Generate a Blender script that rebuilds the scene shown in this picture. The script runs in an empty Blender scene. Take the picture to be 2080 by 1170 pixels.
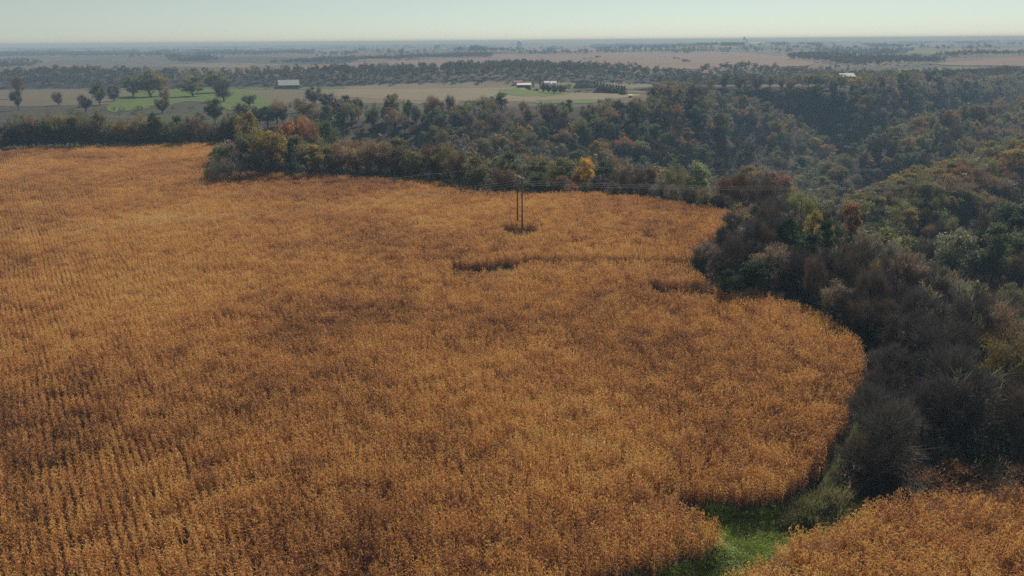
import bpy, math, random
import numpy as np
from mathutils import Matrix, Vector, geometry

random.seed(7)
RNG = np.random.default_rng(11)
SC = bpy.context.scene
COL = SC.collection
R = math.radians

# ------------------------------------------------------------------ camera
CAM_H = 45.0
HFOV, PITCH, ROLL = 66.0, 17.41, -0.44
cam_d = bpy.data.cameras.new('camera')
cam = bpy.data.objects.new('camera', cam_d)
COL.objects.link(cam)
cam_d.sensor_width = 36.0
cam_d.lens = 18.0 / math.tan(R(HFOV / 2))
cam_d.clip_start = 0.5
cam_d.clip_end = 80000
CM = Matrix.Translation((0, 0, CAM_H)) @ Matrix.Rotation(R(90 - PITCH), 4, 'X') @ Matrix.Rotation(R(ROLL), 4, 'Z')
cam.matrix_world = CM
SC.camera = cam

# ------------------------------------------------------------------ sky and sun
SUN_EL, SUN_AZ = 38.0, 22.0          # azimuth clockwise from +Y
world = bpy.data.worlds.new('World')
SC.world = world
world.use_nodes = True
wn = world.node_tree.nodes
wl = world.node_tree.links
bg = wn['Background']
sky = wn.new('ShaderNodeTexSky')
sky.sky_type = 'NISHITA'
sky.sun_disc = False
sky.sun_elevation = R(SUN_EL)
sky.sun_rotation = R(SUN_AZ)
sky.altitude = 300
sky.air_density = 1.0
sky.dust_density = 0.05
sky.ozone_density = 5.0
hs = wn.new('ShaderNodeHueSaturation')
hs.inputs['Saturation'].default_value = .40
wl.new(sky.outputs[0], hs.inputs['Color'])
tint = wn.new('ShaderNodeMix'); tint.data_type = 'RGBA'; tint.blend_type = 'MULTIPLY'
tint.inputs[0].default_value = 1.0
tint.inputs[7].default_value = (.945, 1.02, .95, 1)
wl.new(hs.outputs[0], tint.inputs[6])
wl.new(tint.outputs[2], bg.inputs[0])
bg.inputs[1].default_value = 0.062
sun_d = bpy.data.lights.new('sun', 'SUN')
sun_d.energy = 5.0
sun_d.angle = R(0.5)
sun_d.color = (1.0, 0.93, 0.82)
sun = bpy.data.objects.new('sun', sun_d)
COL.objects.link(sun)
_sd = Vector((math.sin(R(SUN_AZ)) * math.cos(R(SUN_EL)), math.cos(R(SUN_AZ)) * math.cos(R(SUN_EL)), math.sin(R(SUN_EL))))
sun.rotation_euler = _sd.to_track_quat('Z', 'Y').to_euler()
sun.location = (0, 0, 300)

SC.view_settings.view_transform = 'Standard'
SC.view_settings.look = 'None'
SC.view_settings.gamma = 1.0
SC.view_settings.use_curve_mapping = False
SC.view_settings.exposure = 0.30
cy = SC.cycles
cy.max_bounces = 6
cy.diffuse_bounces = 3
cy.glossy_bounces = 2
cy.transmission_bounces = 3
cy.transparent_max_bounces = 8
cy.volume_bounces = 0
cy.use_denoising = False

# ------------------------------------------------------------------ pixel <-> world helpers (photo pixels, 2080 x 1170)
PW, PH = 2080.0, 1170.0
FPX = (PW / 2) / math.tan(R(HFOV / 2))
ROT = np.array(CM.to_3x3())
EYE = np.array([0, 0, CAM_H])


def rays(px, py):
    px = np.atleast_1d(np.asarray(px, float)); py = np.atleast_1d(np.asarray(py, float))
    d = np.stack([(px - PW / 2) / FPX, -(py - PH / 2) / FPX, -np.ones_like(px)], -1)
    return d @ ROT.T


def project(P):
    q = (np.atleast_2d(P) - EYE) @ ROT
    w = -q[:, 2]
    w = np.where(w < 1e-3, 1e-3, w)
    return np.stack([PW / 2 + FPX * q[:, 0] / w, PH / 2 - FPX * q[:, 1] / w, w], -1)


# ------------------------------------------------------------------ terrain height
RAVINES = [
    # x, y, depth, half width
    [(-480, 430, 6, 80), (-300, 425, 8, 75), (-190, 415, 13, 90), (-100, 392, 22, 120), (40, 390, 36, 175), (100, 425, 42, 150),
     (212, 528, 62, 92), (322, 645, 70, 74), (462, 785, 68, 68), (635, 925, 52, 76), (730, 1050, 24, 100), (800, 1200, 8, 130)],
    [(190, -60, 14, 60), (125, 60, 20, 62), (112, 120, 22, 58), (106, 185, 24, 50), (96, 250, 28, 75), (78, 320, 31, 100), (50, 388, 33, 120)],
    [(560, 640, 16, 90), (410, 520, 30, 95), (285, 430, 38, 95), (195, 380, 40, 95), (90, 395, 38, 100)],
    [(330, 270, 16, 60), (230, 270, 22, 60), (150, 250, 24, 55), (100, 230, 26, 50)],
    [(-1100, 900, 8, 160), (-600, 1000, 14, 170), (-200, 985, 18, 170), (100, 1000, 22, 180), (350, 1060, 18, 180), (750, 1280, 20, 200), (1500, 1500, 14, 200)],
]


def sstep(t):
    t = np.clip(t, 0, 1)
    return t * t * (3 - 2 * t)


def carve(x, y):
    out = np.zeros_like(x)
    for rv in RAVINES:
        best = np.zeros_like(x)
        for a, b in zip(rv[:-1], rv[1:]):
            ax, ay, ad, aw = a; bx, by, bd, bw = b
            dx, dy = bx - ax, by - ay
            t = np.clip(((x - ax) * dx + (y - ay) * dy) / (dx * dx + dy * dy), 0, 1)
            d = np.hypot(x - ax - t * dx, y - ay - t * dy)
            v = (ad + t * (bd - ad)) * (1 - sstep(d / (aw + t * (bw - aw))))
            best = np.maximum(best, v)
        out = np.sqrt(out * out + best * best) if False else np.maximum(out, best)
    return out


_WV = [(math.cos(a) / L, math.sin(a) / L, p, A) for a, L, p, A in
       [(0.4, 70, 0.3, 1.0), (1.7, 95, 1.9, .9), (2.6, 140, 4.0, 1.2), (1.1, 210, 2.2, 1.5), (0.1, 330, 5.0, 1.8), (2.2, 480, .8, 2.0), (1.4, 760, 3.3, 2.2), (1.9, 1300, 1.2, 2.4)]]


RIDGES = [   # spurs: x, y, ground height along the crest; half width
    ([(165, 425, -52), (180, 450, -47), (218, 495, -38), (262, 540, -26), (340, 605, -17), (428, 675, -17), (520, 740, -15), (640, 820, -12)], 84),
    ([(140, 285, -24), (153, 300, -19), (195, 336, -16), (241, 375, -14), (330, 440, -12), (420, 500, -10)], 62),
    ([(90, 800, 0), (145, 772, -3), (200, 740, -13), (226, 695, -24), (222, 648, -36), (212, 600, -50)], 78)]
FIELD = None
LANE = None


def flat_hit(px, py, z):
    D = rays(px, py)
    t = (z - CAM_H) / D[:, 2]
    return EYE + D * t[:, None]


def height(x, y):
    shp = np.shape(x)
    x = np.atleast_1d(np.asarray(x, float)); y = np.atleast_1d(np.asarray(y, float))
    d = np.hypot(x, y)
    u = np.zeros_like(x); l = np.zeros_like(x)
    for i, (kx, ky, p, A) in enumerate(_WV):
        s = A * np.sin(2 * math.pi * (kx * x + ky * y) / 1.0 + p)
        if i < 3: u = u + s
        else: l = l + s
    near = 0.16 * u * (1 - sstep((d - 300) / 200))
    mid = l * (0.05 + 0.75 * sstep((d - 650) / 900) + 0.4 * sstep((d - 2500) / 9000))
    rough = 0.5 * u * sstep(carve(x, y) / 12)
    rise = 5 * sstep((x / np.maximum(y, 1) - 0.1) * 1.6) * sstep((d - 900) / 1500)
    for bx_, by_, bh_, br_ in ((885, 3300, 19, 420), (-190, 3000, 7, 400), (1700, 2600, 8, 500)):
        rise = rise + bh_ * np.exp(-((x - bx_) ** 2 + (y - by_) ** 2) / (br_ * br_))
    c = carve(x, y)
    if FIELD is not None:
        g = np.hypot(x, y) < 480
        if g.any():
            xs, ys = x[g], y[g]
            fx = np.clip((xs + 490) / 2., 0, FIELD.shape[0] - 1.001); fy = np.clip((ys + 10) / 2., 0, FIELD.shape[1] - 1.001)
            ix, iy = fx.astype(int), fy.astype(int); fx = fx - ix; fy = fy - iy
            m = (FIELD[ix, iy] * (1 - fx) + FIELD[ix + 1, iy] * fx) * (1 - fy) + (FIELD[ix, iy + 1] * (1 - fx) + FIELD[ix + 1, iy + 1] * fx) * fy
            c = c.copy(); c[g] = c[g] * m
    z = near + mid + rise + rough - c
    if LANE is not None:
        g = (x > 5) & (x < 79) & (y > 42) & (y < 128)
        if g.any():
            i_ = ((x[g] - 5) * 2).astype(int); j_ = ((y[g] - 42) * 2).astype(int)
            z[g] -= 1.25 * (1 - np.exp(-LANE[i_, j_] / 1.3)) * (1 - sstep((y[g] - 92) / 32))
    for line, W in RIDGES:
        q = np.array(line)
        if x.size and (x.max() < q[:, 0].min() - W or y.max() < q[:, 1].min() - W or x.min() > q[:, 0].max() + W or y.min() > q[:, 1].max() + W): continue
        bd = np.full(x.shape, 1e9); bz = np.zeros(x.shape)
        for a, b in zip(line[:-1], line[1:]):
            dx, dy = b[0] - a[0], b[1] - a[1]
            t = np.clip(((x - a[0]) * dx + (y - a[1]) * dy) / (dx * dx + dy * dy), 0, 1)
            dd = np.hypot(x - a[0] - t * dx, y - a[1] - t * dy)
            k = dd < bd
            bd = np.where(k, dd, bd); bz = np.where(k, a[2] + t * (b[2] - a[2]), bz)
        w = 1 - sstep((bd - W * .55) / (W * .45))
        prof = np.maximum(bz - .62 * (np.sqrt(bd * bd + 81) - 9), -58) + .6 * u
        z = z * (1 - w) + prof * w
    return z.reshape(shp)


def hit(px, py, dz=0.0, tmax=26000):
    """points where the rays through photo pixels meet the terrain raised by dz"""
    D = rays(px, py)
    n = len(D)
    hd = np.hypot(D[:, 0], D[:, 1])
    ts = np.geomspace(15, tmax, 700)
    res = np.zeros((n, 3))
    for i in range(n):
        P = EYE + D[i] * (ts / hd[i])[:, None]
        g = P[:, 2] - height(P[:, 0], P[:, 1]) - dz
        k = np.argmax(g < 0)
        if g[k] >= 0:
            res[i] = P[-1]; continue
        if k == 0: res[i] = P[0]; continue
        f = g[k - 1] / (g[k - 1] - g[k])
        res[i] = P[k - 1] + f * (P[k] - P[k - 1])
        res[i, 2] -= dz
    return res


def inside(poly, x, y):
    x = np.asarray(x); y = np.asarray(y)
    c = np.zeros(x.shape, bool)
    n = len(poly)
    for i in range(n):
        x0, y0 = poly[i][:2]; x1, y1 = poly[(i + 1) % n][:2]
        if y0 == y1: continue
        m = ((y0 > y) != (y1 > y)) & (x < (x1 - x0) * (y - y0) / (y1 - y0) + x0)
        c ^= m
    return c


def seg_dist(pts, x, y):
    best = np.full(np.shape(x), 1e9)
    for a, b in zip(pts[:-1], pts[1:]):
        dx, dy = b[0] - a[0], b[1] - a[1]
        t = np.clip(((x - a[0]) * dx + (y - a[1]) * dy) / (dx * dx + dy * dy + 1e-9), 0, 1)
        best = np.minimum(best, np.hypot(x - a[0] - t * dx, y - a[1] - t * dy))
    return best


def smooth_line(pts, n=8):
    """Catmull-Rom through pixel points"""
    P = [np.array(p, float) for p in pts]
    P = [2 * P[0] - P[1]] + P + [2 * P[-1] - P[-2]]
    out = []
    for i in range(1, len(P) - 2):
        for k in range(n):
            t = k / n
            a, b, c, d = P[i - 1], P[i], P[i + 1], P[i + 2]
            out.append(.5 * ((2 * b) + (-a + c) * t + (2 * a - 5 * b + 4 * c - d) * t * t + (-a + 3 * b - 3 * c + d) * t ** 3))
    out.append(P[-2])
    return out


# ------------------------------------------------------------------ plan layout from the photograph
far_edge = [(-120, 308), (0, 304), (120, 299), (300, 294), (440, 290), (492, 291), (475, 312), (430, 328), (412, 340), (440, 348),
            (520, 353), (700, 357), (860, 367), (940, 377), (1000, 389), (1100, 392), (1200, 393), (1330, 405), (1420, 420), (1528, 441)]
right_edge = [(1528, 441), (1470, 470), (1425, 500), (1404, 528), (1412, 550), (1448, 572), (1475, 587), (1530, 593), (1600, 614),
              (1660, 636), (1712, 668), (1748, 706), (1756, 740), (1738, 800), (1698, 880), (1645, 945), (1592, 985)]
near_edge = [(1592, 985), (1560, 992), (1480, 990), (1400, 988), (1345, 975), (1298, 958), (1330, 990), (1385, 1022), (1435, 1050), (1462, 1072),
             (1455, 1083), (1390, 1102), (1290, 1132), (1190, 1160), (1090, 1196), (980, 1240)]
px_poly = smooth_line(far_edge, 5)[:-1] + smooth_line(right_edge, 5)[:-1] + smooth_line(near_edge, 4) + [(700, 1260), (-160, 1260)]
_a = np.array(px_poly)
CORN_A = flat_hit(_a[:, 0], _a[:, 1], 2.0)
px_b = smooth_line([(1390, 1240), (1480, 1178), (1570, 1124), (1650, 1082), (1745, 1040), (1800, 1018), (1880, 1010), (1980, 1016), (2190, 1010)], 6) + [(2300, 1260)]
_b = np.array(px_b)
CORN_B = flat_hit(_b[:, 0], _b[:, 1], 1.2)
_fx, _fy = np.meshgrid(np.arange(-490, 492, 2.), np.arange(-10, 492, 2.), indexing='ij')
FIELD_ = np.ones(_fx.shape)
for _p in (CORN_A[:, :2], CORN_B[:, :2]):
    FIELD_ *= np.where(inside(_p, _fx, _fy), 0., 1. - np.exp(-seg_dist(_p, _fx, _fy) / 26.))
FIELD = FIELD_
_fx, _fy = np.meshgrid(np.arange(5, 80.5, .5), np.arange(42, 129, .5), indexing='ij')
_in = inside(CORN_A, _fx, _fy) | inside(CORN_B, _fx, _fy)
LANE = np.where(_in, 0., np.minimum(seg_dist(CORN_A, _fx, _fy), seg_dist(CORN_B, _fx, _fy)))
# holes and lanes inside the main field: pixel polyline, width in metres
lanes = []
for pl, wd in [([(948, 551), (975, 553), (1010, 548), (1030, 542)], 7.0), ([(1025, 540), (1090, 535), (1180, 532), (1300, 535), (1415, 540)], 4.5),
               ([(1345, 590), (1400, 592), (1480, 588)], 5.2), ([(1032, 468), (1045, 472), (1060, 477), (1072, 472)], 5.6),
               ([(690, 580), (760, 579), (850, 576)], 1.3), ([(1005, 745), (1045, 775), (1082, 800)], 1.2),
               ([(890, 378), (950, 384), (1005, 391)], 2.6)]:
    q = np.array(smooth_line(pl, 4))
    lanes.append((hit(q[:, 0], q[:, 1], 1.2 if wd > 3 else 1.9), wd))
POLE = hit([1056], [474], 0)[0]
LINE_DIR = np.array([0.94, 0.34]); LINE_DIR /= np.linalg.norm(LINE_DIR)


# ------------------------------------------------------------------ materials
def new_mat(name):
    m = bpy.data.materials.new(name)
    m.use_nodes = True
    n = m.node_tree.nodes
    n.clear()
    return m, n, m.node_tree.links


def math_node(n, l, op, a, b=None, clamp=False):
    x = n.new('ShaderNodeMath'); x.operation = op; x.use_clamp = clamp
    for i, v in enumerate((a, b)):
        if v is None: continue
        if isinstance(v, (int, float)): x.inputs[i].default_value = v
        else: l.new(v, x.inputs[i])
    return x.outputs[0]


def mix_col(n, l, fac, a, b, mode='MIX'):
    x = n.new('ShaderNodeMix'); x.data_type = 'RGBA'; x.blend_type = mode
    for i, v in ((0, fac), (6, a), (7, b)):
        if isinstance(v, (int, float)): x.inputs[i].default_value = v
        elif isinstance(v, (tuple, list)): x.inputs[i].default_value = (*v, 1) if len(v) == 3 else v
        else: l.new(v, x.inputs[i])
    return x.outputs[2]


def ramp(n, l, fac, stops, interp='LINEAR'):
    x = n.new('ShaderNodeValToRGB'); x.color_ramp.interpolation = interp
    e = x.color_ramp.elements
    while len(e) < len(stops): e.new(0.5)
    for k, (p, c) in enumerate(stops):
        e[k].position = p; e[k].color = (*c, 1)
    l.new(fac, x.inputs[0])
    return x.outputs[0]


def noise(n, l, scale, detail=3, rough=.55, vec=None):
    x = n.new('ShaderNodeTexNoise'); x.inputs['Scale'].default_value = scale
    x.inputs['Detail'].default_value = detail; x.inputs['Roughness'].default_value = rough
    if vec is not None: l.new(vec, x.inputs['Vector'])
    return x.outputs[0]


def leaf_shader(n, l, col, trans=.35, rough=.6, spec=.25):
    p = n.new('ShaderNodeBsdfPrincipled')
    l.new(col, p.inputs['Base Color'])
    p.inputs['Roughness'].default_value = rough
    p.inputs['Specular IOR Level'].default_value = spec
    t = n.new('ShaderNodeBsdfTranslucent'); l.new(col, t.inputs[0])
    m = n.new('ShaderNodeMixShader'); m.inputs[0].default_value = trans
    l.new(p.outputs[0], m.inputs[1]); l.new(t.outputs[0], m.inputs[2])
    o = n.new('ShaderNodeOutputMaterial'); l.new(m.outputs[0], o.inputs[0])


def attr(n, name, typ='GEOMETRY'):
    a = n.new('ShaderNodeAttribute'); a.attribute_name = name; a.attribute_type = typ
    return a


def plain(name, col, rough=.7, metal=0., var=.18, scale=1.5, spec=.3):
    m, n, l = new_mat(name)
    tc = n.new('ShaderNodeTexCoord')
    f = noise(n, l, scale, 4, .6, tc.outputs['Object'])
    c = mix_col(n, l, f, tuple(v * (1 - var) for v in col), tuple(min(1, v * (1 + var)) for v in col))
    p = n.new('ShaderNodeBsdfPrincipled'); l.new(c, p.inputs['Base Color'])
    p.inputs['Roughness'].default_value = rough; p.inputs['Metallic'].default_value = metal
    p.inputs['Specular IOR Level'].default_value = spec
    o = n.new('ShaderNodeOutputMaterial'); l.new(p.outputs[0], o.inputs[0])
    return m


def make_corn_mat():
    m, n, l = new_mat('dry_corn_leaf')
    tone = attr(n, 'tone').outputs['Fac']
    oi = n.new('ShaderNodeObjectInfo')
    geo = n.new('ShaderNodeNewGeometry')
    big = noise(n, l, .018, 4, .6, geo.outputs['Position'])
    mid = noise(n, l, .30, 4, .7, geo.outputs['Position'])
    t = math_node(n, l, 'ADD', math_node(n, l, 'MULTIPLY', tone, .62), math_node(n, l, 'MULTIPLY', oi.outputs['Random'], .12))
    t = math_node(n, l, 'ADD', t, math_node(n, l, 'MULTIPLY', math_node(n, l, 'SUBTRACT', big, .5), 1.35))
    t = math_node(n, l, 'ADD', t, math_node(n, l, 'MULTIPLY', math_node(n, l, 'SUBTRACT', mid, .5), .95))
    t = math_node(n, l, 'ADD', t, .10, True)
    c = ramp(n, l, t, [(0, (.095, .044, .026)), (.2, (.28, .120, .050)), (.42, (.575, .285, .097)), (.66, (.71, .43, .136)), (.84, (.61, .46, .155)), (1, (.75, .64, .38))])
    leaf_shader(n, l, c, .45, .6, .12)
    return m


def make_crown_mat(name, trans, palette=None, gain=1.4):
    m, n, l = new_mat(name)
    tone = attr(n, 'tone').outputs['Fac']
    oi = n.new('ShaderNodeObjectInfo')
    base = oi.outputs['Color']
    if palette:
        base = ramp(n, l, oi.outputs['Random'], [(i / len(palette), c) for i, c in enumerate(palette)], 'CONSTANT')
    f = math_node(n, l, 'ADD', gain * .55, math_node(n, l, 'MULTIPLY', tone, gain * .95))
    mul = n.new('ShaderNodeVectorMath'); mul.operation = 'SCALE'
    l.new(base, mul.inputs[0]); l.new(f, mul.inputs['Scale'])
    leaf_shader(n, l, mul.outputs[0], trans, .65, .15)
    return m


def make_ground_mat():
    m, n, l = new_mat('land_cover')
    a = attr(n, 'cover')
    geo = n.new('ShaderNodeNewGeometry')
    f1 = noise(n, l, .35, 5, .65, geo.outputs['Position'])
    f2 = noise(n, l, .02, 5, .6, geo.outputs['Position'])
    k = math_node(n, l, 'ADD', math_node(n, l, 'MULTIPLY', f1, .7), math_node(n, l, 'MULTIPLY', f2, .7))
    k = math_node(n, l, 'ADD', k, .3)
    mul = n.new('ShaderNodeVectorMath'); mul.operation = 'SCALE'
    l.new(a.outputs['Color'], mul.inputs[0]); l.new(k, mul.inputs['Scale'])
    p = n.new('ShaderNodeBsdfPrincipled'); l.new(mul.outputs[0], p.inputs['Base Color'])
    p.inputs['Roughness'].default_value = .95; p.inputs['Specular IOR Level'].default_value = .1
    b = n.new('ShaderNodeBump'); b.inputs['Strength'].default_value = .6; b.inputs['Distance'].default_value = .4
    l.new(f1, b.inputs['Height']); l.new(b.outputs[0], p.inputs['Normal'])
    o = n.new('ShaderNodeOutputMaterial'); l.new(p.outputs[0], o.inputs[0])
    return m


def field_mat(name, c0, c1, stripe=0., ang=0., scale=.03):
    m, n, l = new_mat(name)
    geo = n.new('ShaderNodeNewGeometry')
    f = noise(n, l, scale, 5, .65, geo.outputs['Position'])
    g = noise(n, l, .4, 3, .6, geo.outputs['Position'])
    f = math_node(n, l, 'ADD', math_node(n, l, 'MULTIPLY', f, 1.5), math_node(n, l, 'MULTIPLY', g, .5))
    f = math_node(n, l, 'SUBTRACT', f, .5, True)
    c = mix_col(n, l, f, c0, c1)
    p = n.new('ShaderNodeBsdfPrincipled'); l.new(c, p.inputs['Base Color'])
    p.inputs['Roughness'].default_value = .95; p.inputs['Specular IOR Level'].default_value = .1
    o = n.new('ShaderNodeOutputMaterial'); l.new(p.outputs[0], o.inputs[0])
    return m


M_CORN = make_corn_mat()
M_GROUND = make_ground_mat()
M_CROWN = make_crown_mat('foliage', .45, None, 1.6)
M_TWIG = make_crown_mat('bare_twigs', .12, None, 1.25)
GREYS = [(.085, .072, .066), (.10, .080, .068), (.072, .062, .058), (.12, .085, .062)]
FAR_PAL = [(.085, .074, .066), (.10, .078, .055), (.066, .072, .040), (.085, .082, .045), (.075, .064, .056), (.056, .064, .038), (.115, .085, .05),
           (.09, .078, .068), (.074, .075, .044), (.11, .075, .045), (.10, .09, .043), (.07, .062, .055), (.14, .10, .04), (.062, .068, .042)]
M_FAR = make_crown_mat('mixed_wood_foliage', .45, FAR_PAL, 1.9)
M_DIST = make_crown_mat('distant_foliage', .25, FAR_PAL, 1.1)
M_FARDARK = make_crown_mat('evergreen_foliage', .1, [(.022, .038, .022), (.028, .045, .025), (.02, .032, .02)])
M_BARK = plain('bark', (.075, .062, .052), .9, 0, .3, 3)


# ------------------------------------------------------------------ mesh helpers
class MB:
    def __init__(s): s.v = []; s.f = []; s.t = []; s.n = 0

    def add(s, verts, faces, tone=.5):
        verts = np.asarray(verts, float)
        s.v.append(verts)
        for f in faces: s.f.append([i + s.n for i in f])
        s.t += [tone] * len(faces) if np.isscalar(tone) else list(tone)
        s.n += len(verts)

    def tris(s, A, B, C, tone):
        k = len(A)
        s.v.append(np.stack([A, B, C], 1).reshape(-1, 3))
        i = s.n + 3 * np.arange(k)
        s.f += np.stack([i, i + 1, i + 2], 1).tolist()
        s.t += list(np.broadcast_to(tone, (k,)))
        s.n += 3 * k

    def box(s, x0, x1, y0, y1, z0, z1, tone=.5):
        v = [(x, y, z) for z in (z0, z1) for y in (y0, y1) for x in (x0, x1)]
        s.add(v, [(0, 2, 3, 1), (4, 5, 7, 6), (0, 1, 5, 4), (2, 6, 7, 3), (0, 4, 6, 2), (1, 3, 7, 5)], tone)

    def tube(s, path, radii, sides=5, tone=.5, cap=True):
        path = [np.asarray(p, float) for p in path]
        vs = []
        for i, p in enumerate(path):
            d = path[min(i + 1, len(path) - 1)] - path[max(i - 1, 0)]
            d = d / (np.linalg.norm(d) + 1e-9)
            a = np.cross(d, (0, 0, 1.)) if abs(d[2]) < .95 else np.cross(d, (1., 0, 0))
            a /= np.linalg.norm(a) + 1e-9
            b = np.cross(d, a)
            for k in range(sides):
                t = 2 * math.pi * k / sides
                vs.append(p + radii[i] * (math.cos(t) * a + math.sin(t) * b))
        fs = []
        for i in range(len(path) - 1):
            for k in range(sides):
                k2 = (k + 1) % sides
                fs.append((i * sides + k, i * sides + k2, (i + 1) * sides + k2, (i + 1) * sides + k))
        if cap:
            fs.append(tuple(range(sides - 1, -1, -1)))
            o = (len(path) - 1) * sides
            fs.append(tuple(range(o, o + sides)))
        s.add(vs, fs, tone)

    def mesh(s, name, mat, smooth=False):
        me = bpy.data.meshes.new(name)
        V = np.concatenate(s.v)
        me.from_pydata(V, [], s.f)
        at = me.attributes.new('tone', 'FLOAT', 'FACE')
        at.data.foreach_set('value', np.asarray(s.t, np.float32))
        me.materials.append(mat)
        if smooth: me.polygons.foreach_set('use_smooth', [True] * len(s.f))
        return me


def link(name, me, parent=None, loc=None):
    o = bpy.data.objects.new(name, me)
    COL.objects.link(o)
    if parent is not None: o.parent = parent
    if loc is not None: o.location = loc
    return o


def tag(o, label=None, cat=None, group=None, kind=None):
    for k, v in (('label', label), ('category', cat), ('group', group), ('kind', kind)):
        if v: o[k] = v
    return o


def empty(name, loc, rz=0., sc=None):
    o = bpy.data.objects.new(name, None)
    COL.objects.link(o)
    o.empty_display_size = .5
    o.location = loc; o.rotation_euler = (0, 0, rz)
    if sc is not None: o.scale = sc
    return o


def in_view(x, y, mg=140):
    p = project(np.stack([x, y, height(x, y) + 6], -1))
    return (p[:, 0] > -mg) & (p[:, 0] < PW + mg) & (p[:, 1] < PH + 200)


def hillside(x, y):
    px = project(np.stack([x, y, height(x, y)], -1))
    top = np.interp(px[:, 0], [500, 640, 760, 860, 980, 1020, 1180, 1290, 1340, 1500, 1700, 2080], [250, 246, 240, 240, 236, 228, 238, 230, 196, 178, 172, 166])
    return in_view(x, y) & (px[:, 1] > top) & (y >= 470) & (x > -190)


# ------------------------------------------------------------------ land cover and ground sheet
def cell_hash(i, j, k=0):
    v = np.sin(i * 127.1 + j * 311.7 + k * 74.7) * 43758.5453
    return v - np.floor(v)


WOOD_R = None     # filled in below


def build_ground():
    az = np.radians(np.concatenate([np.arange(-100, -46, 1.5), np.arange(-46, 46, .25), np.arange(46, 101, 1.5)]))
    rr = np.concatenate([[2, 6, 12], np.geomspace(20, 600, 260), np.geomspace(606, 28000, 300)])
    A, RR = np.meshgrid(az, rr, indexing='ij')
    X = RR * np.sin(A); Y = RR * np.cos(A)
    Z = height(X, Y)
    na, nr = X.shape
    V = np.stack([X, Y, Z], -1).reshape(-1, 3)
    i, j = np.meshgrid(np.arange(na - 1), np.arange(nr - 1), indexing='ij')
    a = (i * nr + j).ravel()
    F = np.stack([a, a + nr, a + nr + 1, a + 1], -1)
    F = F[:, ::-1]
    me = bpy.data.meshes.new('ground')
    me.vertices.add(len(V)); me.vertices.foreach_set('co', V.ravel())
    me.loops.add(F.size); me.loops.foreach_set('vertex_index', F.ravel().astype(np.int32))
    me.polygons.add(len(F)); me.polygons.foreach_set('loop_start', np.arange(0, F.size, 4, dtype=np.int32))
    me.update(calc_edges=True)
    me.polygons.foreach_set('use_smooth', np.ones(len(F), bool))
    x, y = V[:, 0], V[:, 1]
    d = np.hypot(x, y)
    litter = np.array((.032, .025, .018)); soil = np.array((.06, .042, .028)); scrub = np.array((.058, .060, .032))
    colr = np.tile(litter, (len(V), 1))
    inA = inside(CORN_A, x, y) | inside(CORN_B, x, y)
    colr[inA] = soil
    left = (y > 325) & (x < -60) & (carve(x, y) < 25)
    colr[left] = scrub
    far = d > 560
    # far farmland: a patchwork of section-shaped fields
    cr = np.array([(.22, .155, .11), (.28, .19, .13), (.13, .12, .08), (.18, .17, .11), (.23, .16, .12), (.08, .13, .05), (.21, .19, .13), (.36, .28, .19), (.10, .10, .07)])
    sx, sy = 420., 300.
    xr = x + 40 * np.sin(y / 400.); yr = y + .12 * x + 60 * np.sin(x / 500.)
    ci, cj = np.floor(xr / sx), np.floor(yr / sy)
    h = cell_hash(ci, cj)
    pick = .36 * cr[np.minimum((h * len(cr)).astype(int), len(cr) - 1)]
    w = sstep((d - 560) / 60)[:, None]
    fc = np.where(((carve(x, y) > 2.5) | hillside(x, y))[:, None], litter * 1.3, pick)
    far = far | ((y > 470) & (x > -190))
    w = np.where(((y > 470) & (x > -190) & hillside(x, y))[:, None], 1., w)
    colr = np.where(far[:, None], colr * (1 - w) + fc * w, colr)
    at = me.attributes.new('cover', 'FLOAT_COLOR', 'POINT')
    at.data.foreach_set('color', np.concatenate([colr, np.ones((len(V), 1))], 1).astype(np.float32).ravel())
    me.materials.append(M_GROUND)
    o = link('ground', me)
    tag(o, kind='structure')


build_ground()


def sheet(name, pix, mat, lift=.3, step=None, smooth=5, plan=None):
    """a field draped on the ground inside an outline"""
    if plan is None:
        q = np.array(smooth_line(list(pix) + [pix[0]], smooth))
        if lift > .1: q = q + np.random.default_rng(len(pix)).normal(0, 1, q.shape) * (2.2, .45)
        P = hit(q[:, 0], q[:, 1])[:-1]
    else: P = np.asarray(plan)
    d = np.hypot(P[:, 0], P[:, 1]).mean()
    mn, mx = P[:, :2].min(0), P[:, :2].max(0)
    st = step or max(2.0, (mx - mn).max() / 60)
    gx, gy = np.meshgrid(np.arange(mn[0], mx[0], st), np.arange(mn[1], mx[1], st))
    gx, gy = gx.ravel(), gy.ravel()
    k = inside(P, gx, gy)
    pts = np.concatenate([P[:, :2], np.stack([gx[k], gy[k]], -1)])
    n = len(P)
    v2, e, f, _, _, _ = geometry.delaunay_2d_cdt([Vector(p) for p in pts], [(i, (i + 1) % n) for i in range(n)], [list(range(n))], 1, 1e-4)
    v = np.array([(p.x, p.y) for p in v2])
    z = height(v[:, 0], v[:, 1]) + lift
    me = bpy.data.meshes.new(name)
    me.from_pydata(np.concatenate([v, z[:, None]], 1), [], [list(q) for q in f])
    me.polygons.foreach_set('use_smooth', [True] * len(me.polygons))
    me.materials.append(mat)
    o = link(name, me)
    tag(o, kind='structure')
    return o


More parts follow.
